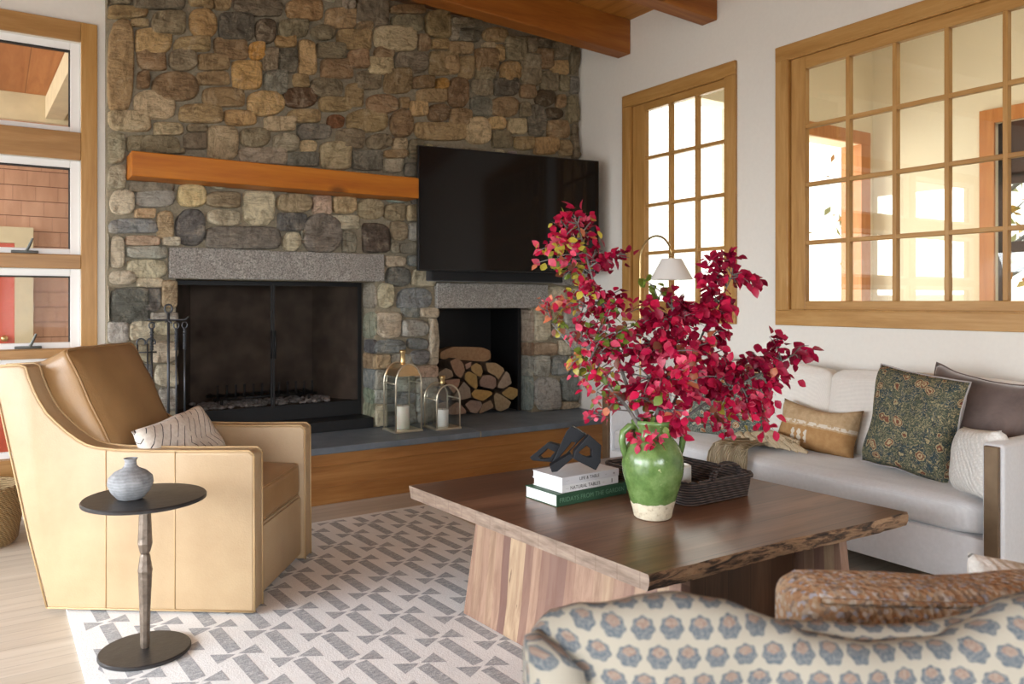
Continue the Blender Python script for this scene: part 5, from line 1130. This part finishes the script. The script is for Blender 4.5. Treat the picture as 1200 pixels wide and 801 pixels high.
for i,x in enumerate(xs_):
    zt=(L_(x,interp(ctop,x),d0)).z-.012; lx=(x-CX)*d0/F; col=[]
    curve=.10*max(0,1-(x-626)/110)**2+.10*max(0,1-(1700-x)/110)**2
    dents=.012*math.sin(x*.03)+.008*noise.noise(Vector((x*.02,3,0)))
    for (dy,dz) in ((0,-.62),(0,-.45),(.0,-.30),(-.003,-.20),(-.004,-.13),(-.004,-.08),(-.001,-.045),(.008,-.018),(.024,-.003),(.045,0),(.068,-.006),(.085,-.025),(.092,-.06),(.095,-.12),(.10,-.25),(.10,-.40)):
        z=zt+dz; 
        if dz<-.5: z=.10
        k=(dents*(1 if dz<-.05 else .3))
        p=Vector((lx*(1+dy*.0),d0+dy+curve+k+.01*noise.noise(Vector((x*.012,z*6,0))),z)); col.append(bm.verts.new(p))
    cols.append(col)
arc=[0]
for j in range(1,16): arc.append(arc[-1]+ (0.0 if False else (Vector(((.62,.45,.30,.20,.13,.08,.045,.018,.003,0,.006,.025,.06,.12,.25,.40)[j]-(.62,.45,.30,.20,.13,.08,.045,.018,.003,0,.006,.025,.06,.12,.25,.40)[j-1],(0,0,0,.003,.004,.004,.001,.008,.024,.045,.068,.085,.092,.095,.1,.1)[j]-(0,0,0,.003,.004,.004,.001,.008,.024,.045,.068,.085,.092,.095,.1,.1)[j-1],0)).length)))
uvgrid(bm,cols,lambda a,b:((xs_[a]-CX)*d0/F*K,(cols[a][b].co.z if b<9 else cols[a][8].co.z+(arc[b]-arc[8]))*K*1.14))
bm.faces.new(cols[0][::-1]); bm.faces.new(cols[-1])
bmesh.ops.recalc_face_normals(bm,faces=bm.faces); link('backrest',bm,'block',fs,smooth=True)
# left side wing turning forward
def sidewing(pxe,sgn):
    bm=bmesh.new(); G=[]; lx=(pxe-CX)*d0/F; zt=L_(pxe,792 if sgn<0 else 770,d0).z+.01
    for i,(dx,dy,zz) in enumerate(((.022*-sgn,.015,-.012),(.006*-sgn,.022,.0),(-.006*-sgn,.045,.008),(-.012*-sgn,.10,.004),(-.014*-sgn,.20,-.06),(-.012*-sgn,.32,-.18),(-.01*-sgn,.55,-.30),(0,.85,-.32))):
        G.append([bm.verts.new((lx+dx,d0+dy,z)) for z in (.10,.3,zt+zz-.20,zt+zz-.10,zt+zz-.04,zt+zz-.01)]+[bm.verts.new((lx+dx-sgn*.02,d0+dy,zt+zz)),bm.verts.new((lx+dx-sgn*.05,d0+dy,zt+zz-.01)),bm.verts.new((lx+dx-sgn*.06,d0+dy,zt+zz-.06)),bm.verts.new((lx+dx-sgn*.06,d0+dy,.12))])
    uvgrid(bm,G,lambda a,b:((G[a][b].co.y+G[a][b].co.x)*K,G[a][b].co.z*K)); bm.faces.new(G[0][::-1]); bm.faces.new(G[-1]); bmesh.ops.recalc_face_normals(bm,faces=bm.faces); link('side_panel',bm,'block',fs,smooth=True)
sidewing(626,-1); sidewing(1700,1)
# soft roll along the top of the back
rtop=[(850,722),(900,728),(950,739),(1020,745),(1080,743),(1130,734),(1170,718),(1200,706),(1270,696),(1400,694),(1560,704),(1660,730)]
bm=bmesh.new(); pts=[];rr=[]
for i in range(46):
    x=850+(1660-850)*i/45; p=L_(x,interp(rtop,x),d0+.085); p.z-=.030; pts.append(p); rr.append(.034*min(1,.35+i/9.)*min(1,.35+(45-i)/9.))
uvl=bm.loops.layers.uv.verify(); tube(bm,pts,rr,14)
for f in bm.faces:
    for l in f.loops: l[uvl].uv=(l.vert.co.x*K+.3,l.vert.co.z*K*1.14+ l.vert.co.y*K)
link('top_roll',bm,'block',fs,smooth=True)
bm=bmesh.new(); box(bm,.06,1.30,d0+.14,1.98,.11,.30,0,.02,2); uvl=bm.loops.layers.uv.verify()
for f in bm.faces:
    for l in f.loops: l[uvl].uv=(l.vert.co.x*K,(l.vert.co.z+l.vert.co.y)*K)
link('seat_base',bm,'block',fs,smooth=True,auto=40)
bm=cushion(1.20,.80,.14,.02,.04)
uvl=bm.loops.layers.uv.verify()
for f in bm.faces:
    for l in f.loops: l[uvl].uv=(l.vert.co.x*K,(l.vert.co.z+l.vert.co.y)*K)
rot(bm,TR_((.68,1.62,.385))); link('seat_cushion',bm,'block',fs,smooth=True)
for x in (.12,1.24):
    for y in (d0+.04,1.9):
        bm=bmesh.new(); box(bm,x-.02,x+.02,y-.02,y+.02,0,.115 if y>1.5 else .105); link('leg',bm,'darkwood',fs)
# tweed bolster and pale cushion on it
fl=Matrix.Rotation(-ANG,4,'Z')
c=fl@Vector((.99,1.455,.62)); tw=thing('tweed_cushion','rust and grey tweed box cushion standing on the block print loveseat','cushion',c,-ANG+D(2))
bm=cushion(.98,.15,.325,.010,.040,18)
for v in bm.verts: v.co.z+=.006*math.sin(v.co.x*9)+noise.noise(v.co*6)*.008
link('cover',bm,'tweed',tw,smooth=True)
bm=bmesh.new(); tube(bm,[(-.45+.90*k/24,-.068,.152+.006*math.sin((-.45+.90*k/24)*9)) for k in range(25)],.0055,6); link('piping',bm,'tweed',tw,smooth=True)
c=fl@Vector((1.16,1.72,.575)); pillow('pale_cushion','cream cushion peeking out behind the tweed cushion',c,.34,.30,.14,['bouc','bouc'],None,(D(-6),D(8),-ANG),None,seed=9)

# ---------- light ----------
w=bpy.data.worlds.new('sky'); bpy.context.scene.world=w; w.use_nodes=True; nt=w.node_tree; bg=nt.nodes['Background']
tc=nt.nodes.new('ShaderNodeTexCoord'); sx=nt.nodes.new('ShaderNodeSeparateXYZ'); cr=nt.nodes.new('ShaderNodeValToRGB'); nt.links.new(tc.outputs['Generated'],sx.inputs[0]); nt.links.new(sx.outputs[2],cr.inputs[0])
cr.color_ramp.elements[0].position=0; cr.color_ramp.elements[0].color=(1,.96,.88,1); cr.color_ramp.elements[1].position=.7; cr.color_ramp.elements[1].color=(.82,.90,1,1); nt.links.new(cr.outputs[0],bg.inputs[0]); bg.inputs[1].default_value=WORLD
def area(name,loc,rot_,sx_,sy_,power,col,spread=180):
    l=bpy.data.lights.new(name,'AREA'); l.shape='RECTANGLE'; l.size=sx_; l.size_y=sy_; l.energy=power; l.spread=D(spread); l.color=col
    o=bpy.data.objects.new(name,l); COL.objects.link(o); o.location=loc; o.rotation_euler=rot_; return o
# daylight standing outside the openings of the left and rear walls
area('daylight_left',(-3.85,2.2,1.2),(0,-PI/2+D(TILT),0),1.9,7.0,P_LEFT,LC1,SPR)
area('daylight_rear',(-.4,-3.85,1.3),(PI/2-D(TILT),0,0),4.2,2.0,P_REAR,LC1,SPR)
area('sunroom_daylight',(5.75,YB+.9,1.8),(-PI/2,0,0),2.6,2.8,P_SUN,(1,.95,.85))
area('sunroom_fill_light',(5.7,1.6,4.0),(0,0,0),1.2,1.2,P_SUN2,(1,.90,.74))  # unseen warm fill added to brighten the sunroom, not a fixture
area('porch_skylight',(-3.4,6.6,2.2),(0,-PI/2,0),1.6,1.6,P_PORCH,(1,.98,.95))

# ---------- camera ----------
cd=bpy.data.cameras.new('camera'); cam=bpy.data.objects.new('camera',cd); COL.objects.link(cam)
cam.location=(0,0,H); cam.rotation_euler=(PI/2,0,-ANG); cd.sensor_width=36; cd.lens=F/1200*36; cd.shift_y=-(400.5-HZ)/1200; cd.clip_start=.05
cd.dof.use_dof=True; cd.dof.focus_distance=3.7; cd.dof.aperture_fstop=4.0
sc_=bpy.context.scene; sc_.camera=cam
vs2=sc_.view_settings; vs2.view_transform='Standard'; vs2.look='None'; vs2.exposure=EXPO; vs2.gamma=1; vs2.use_curve_mapping=False
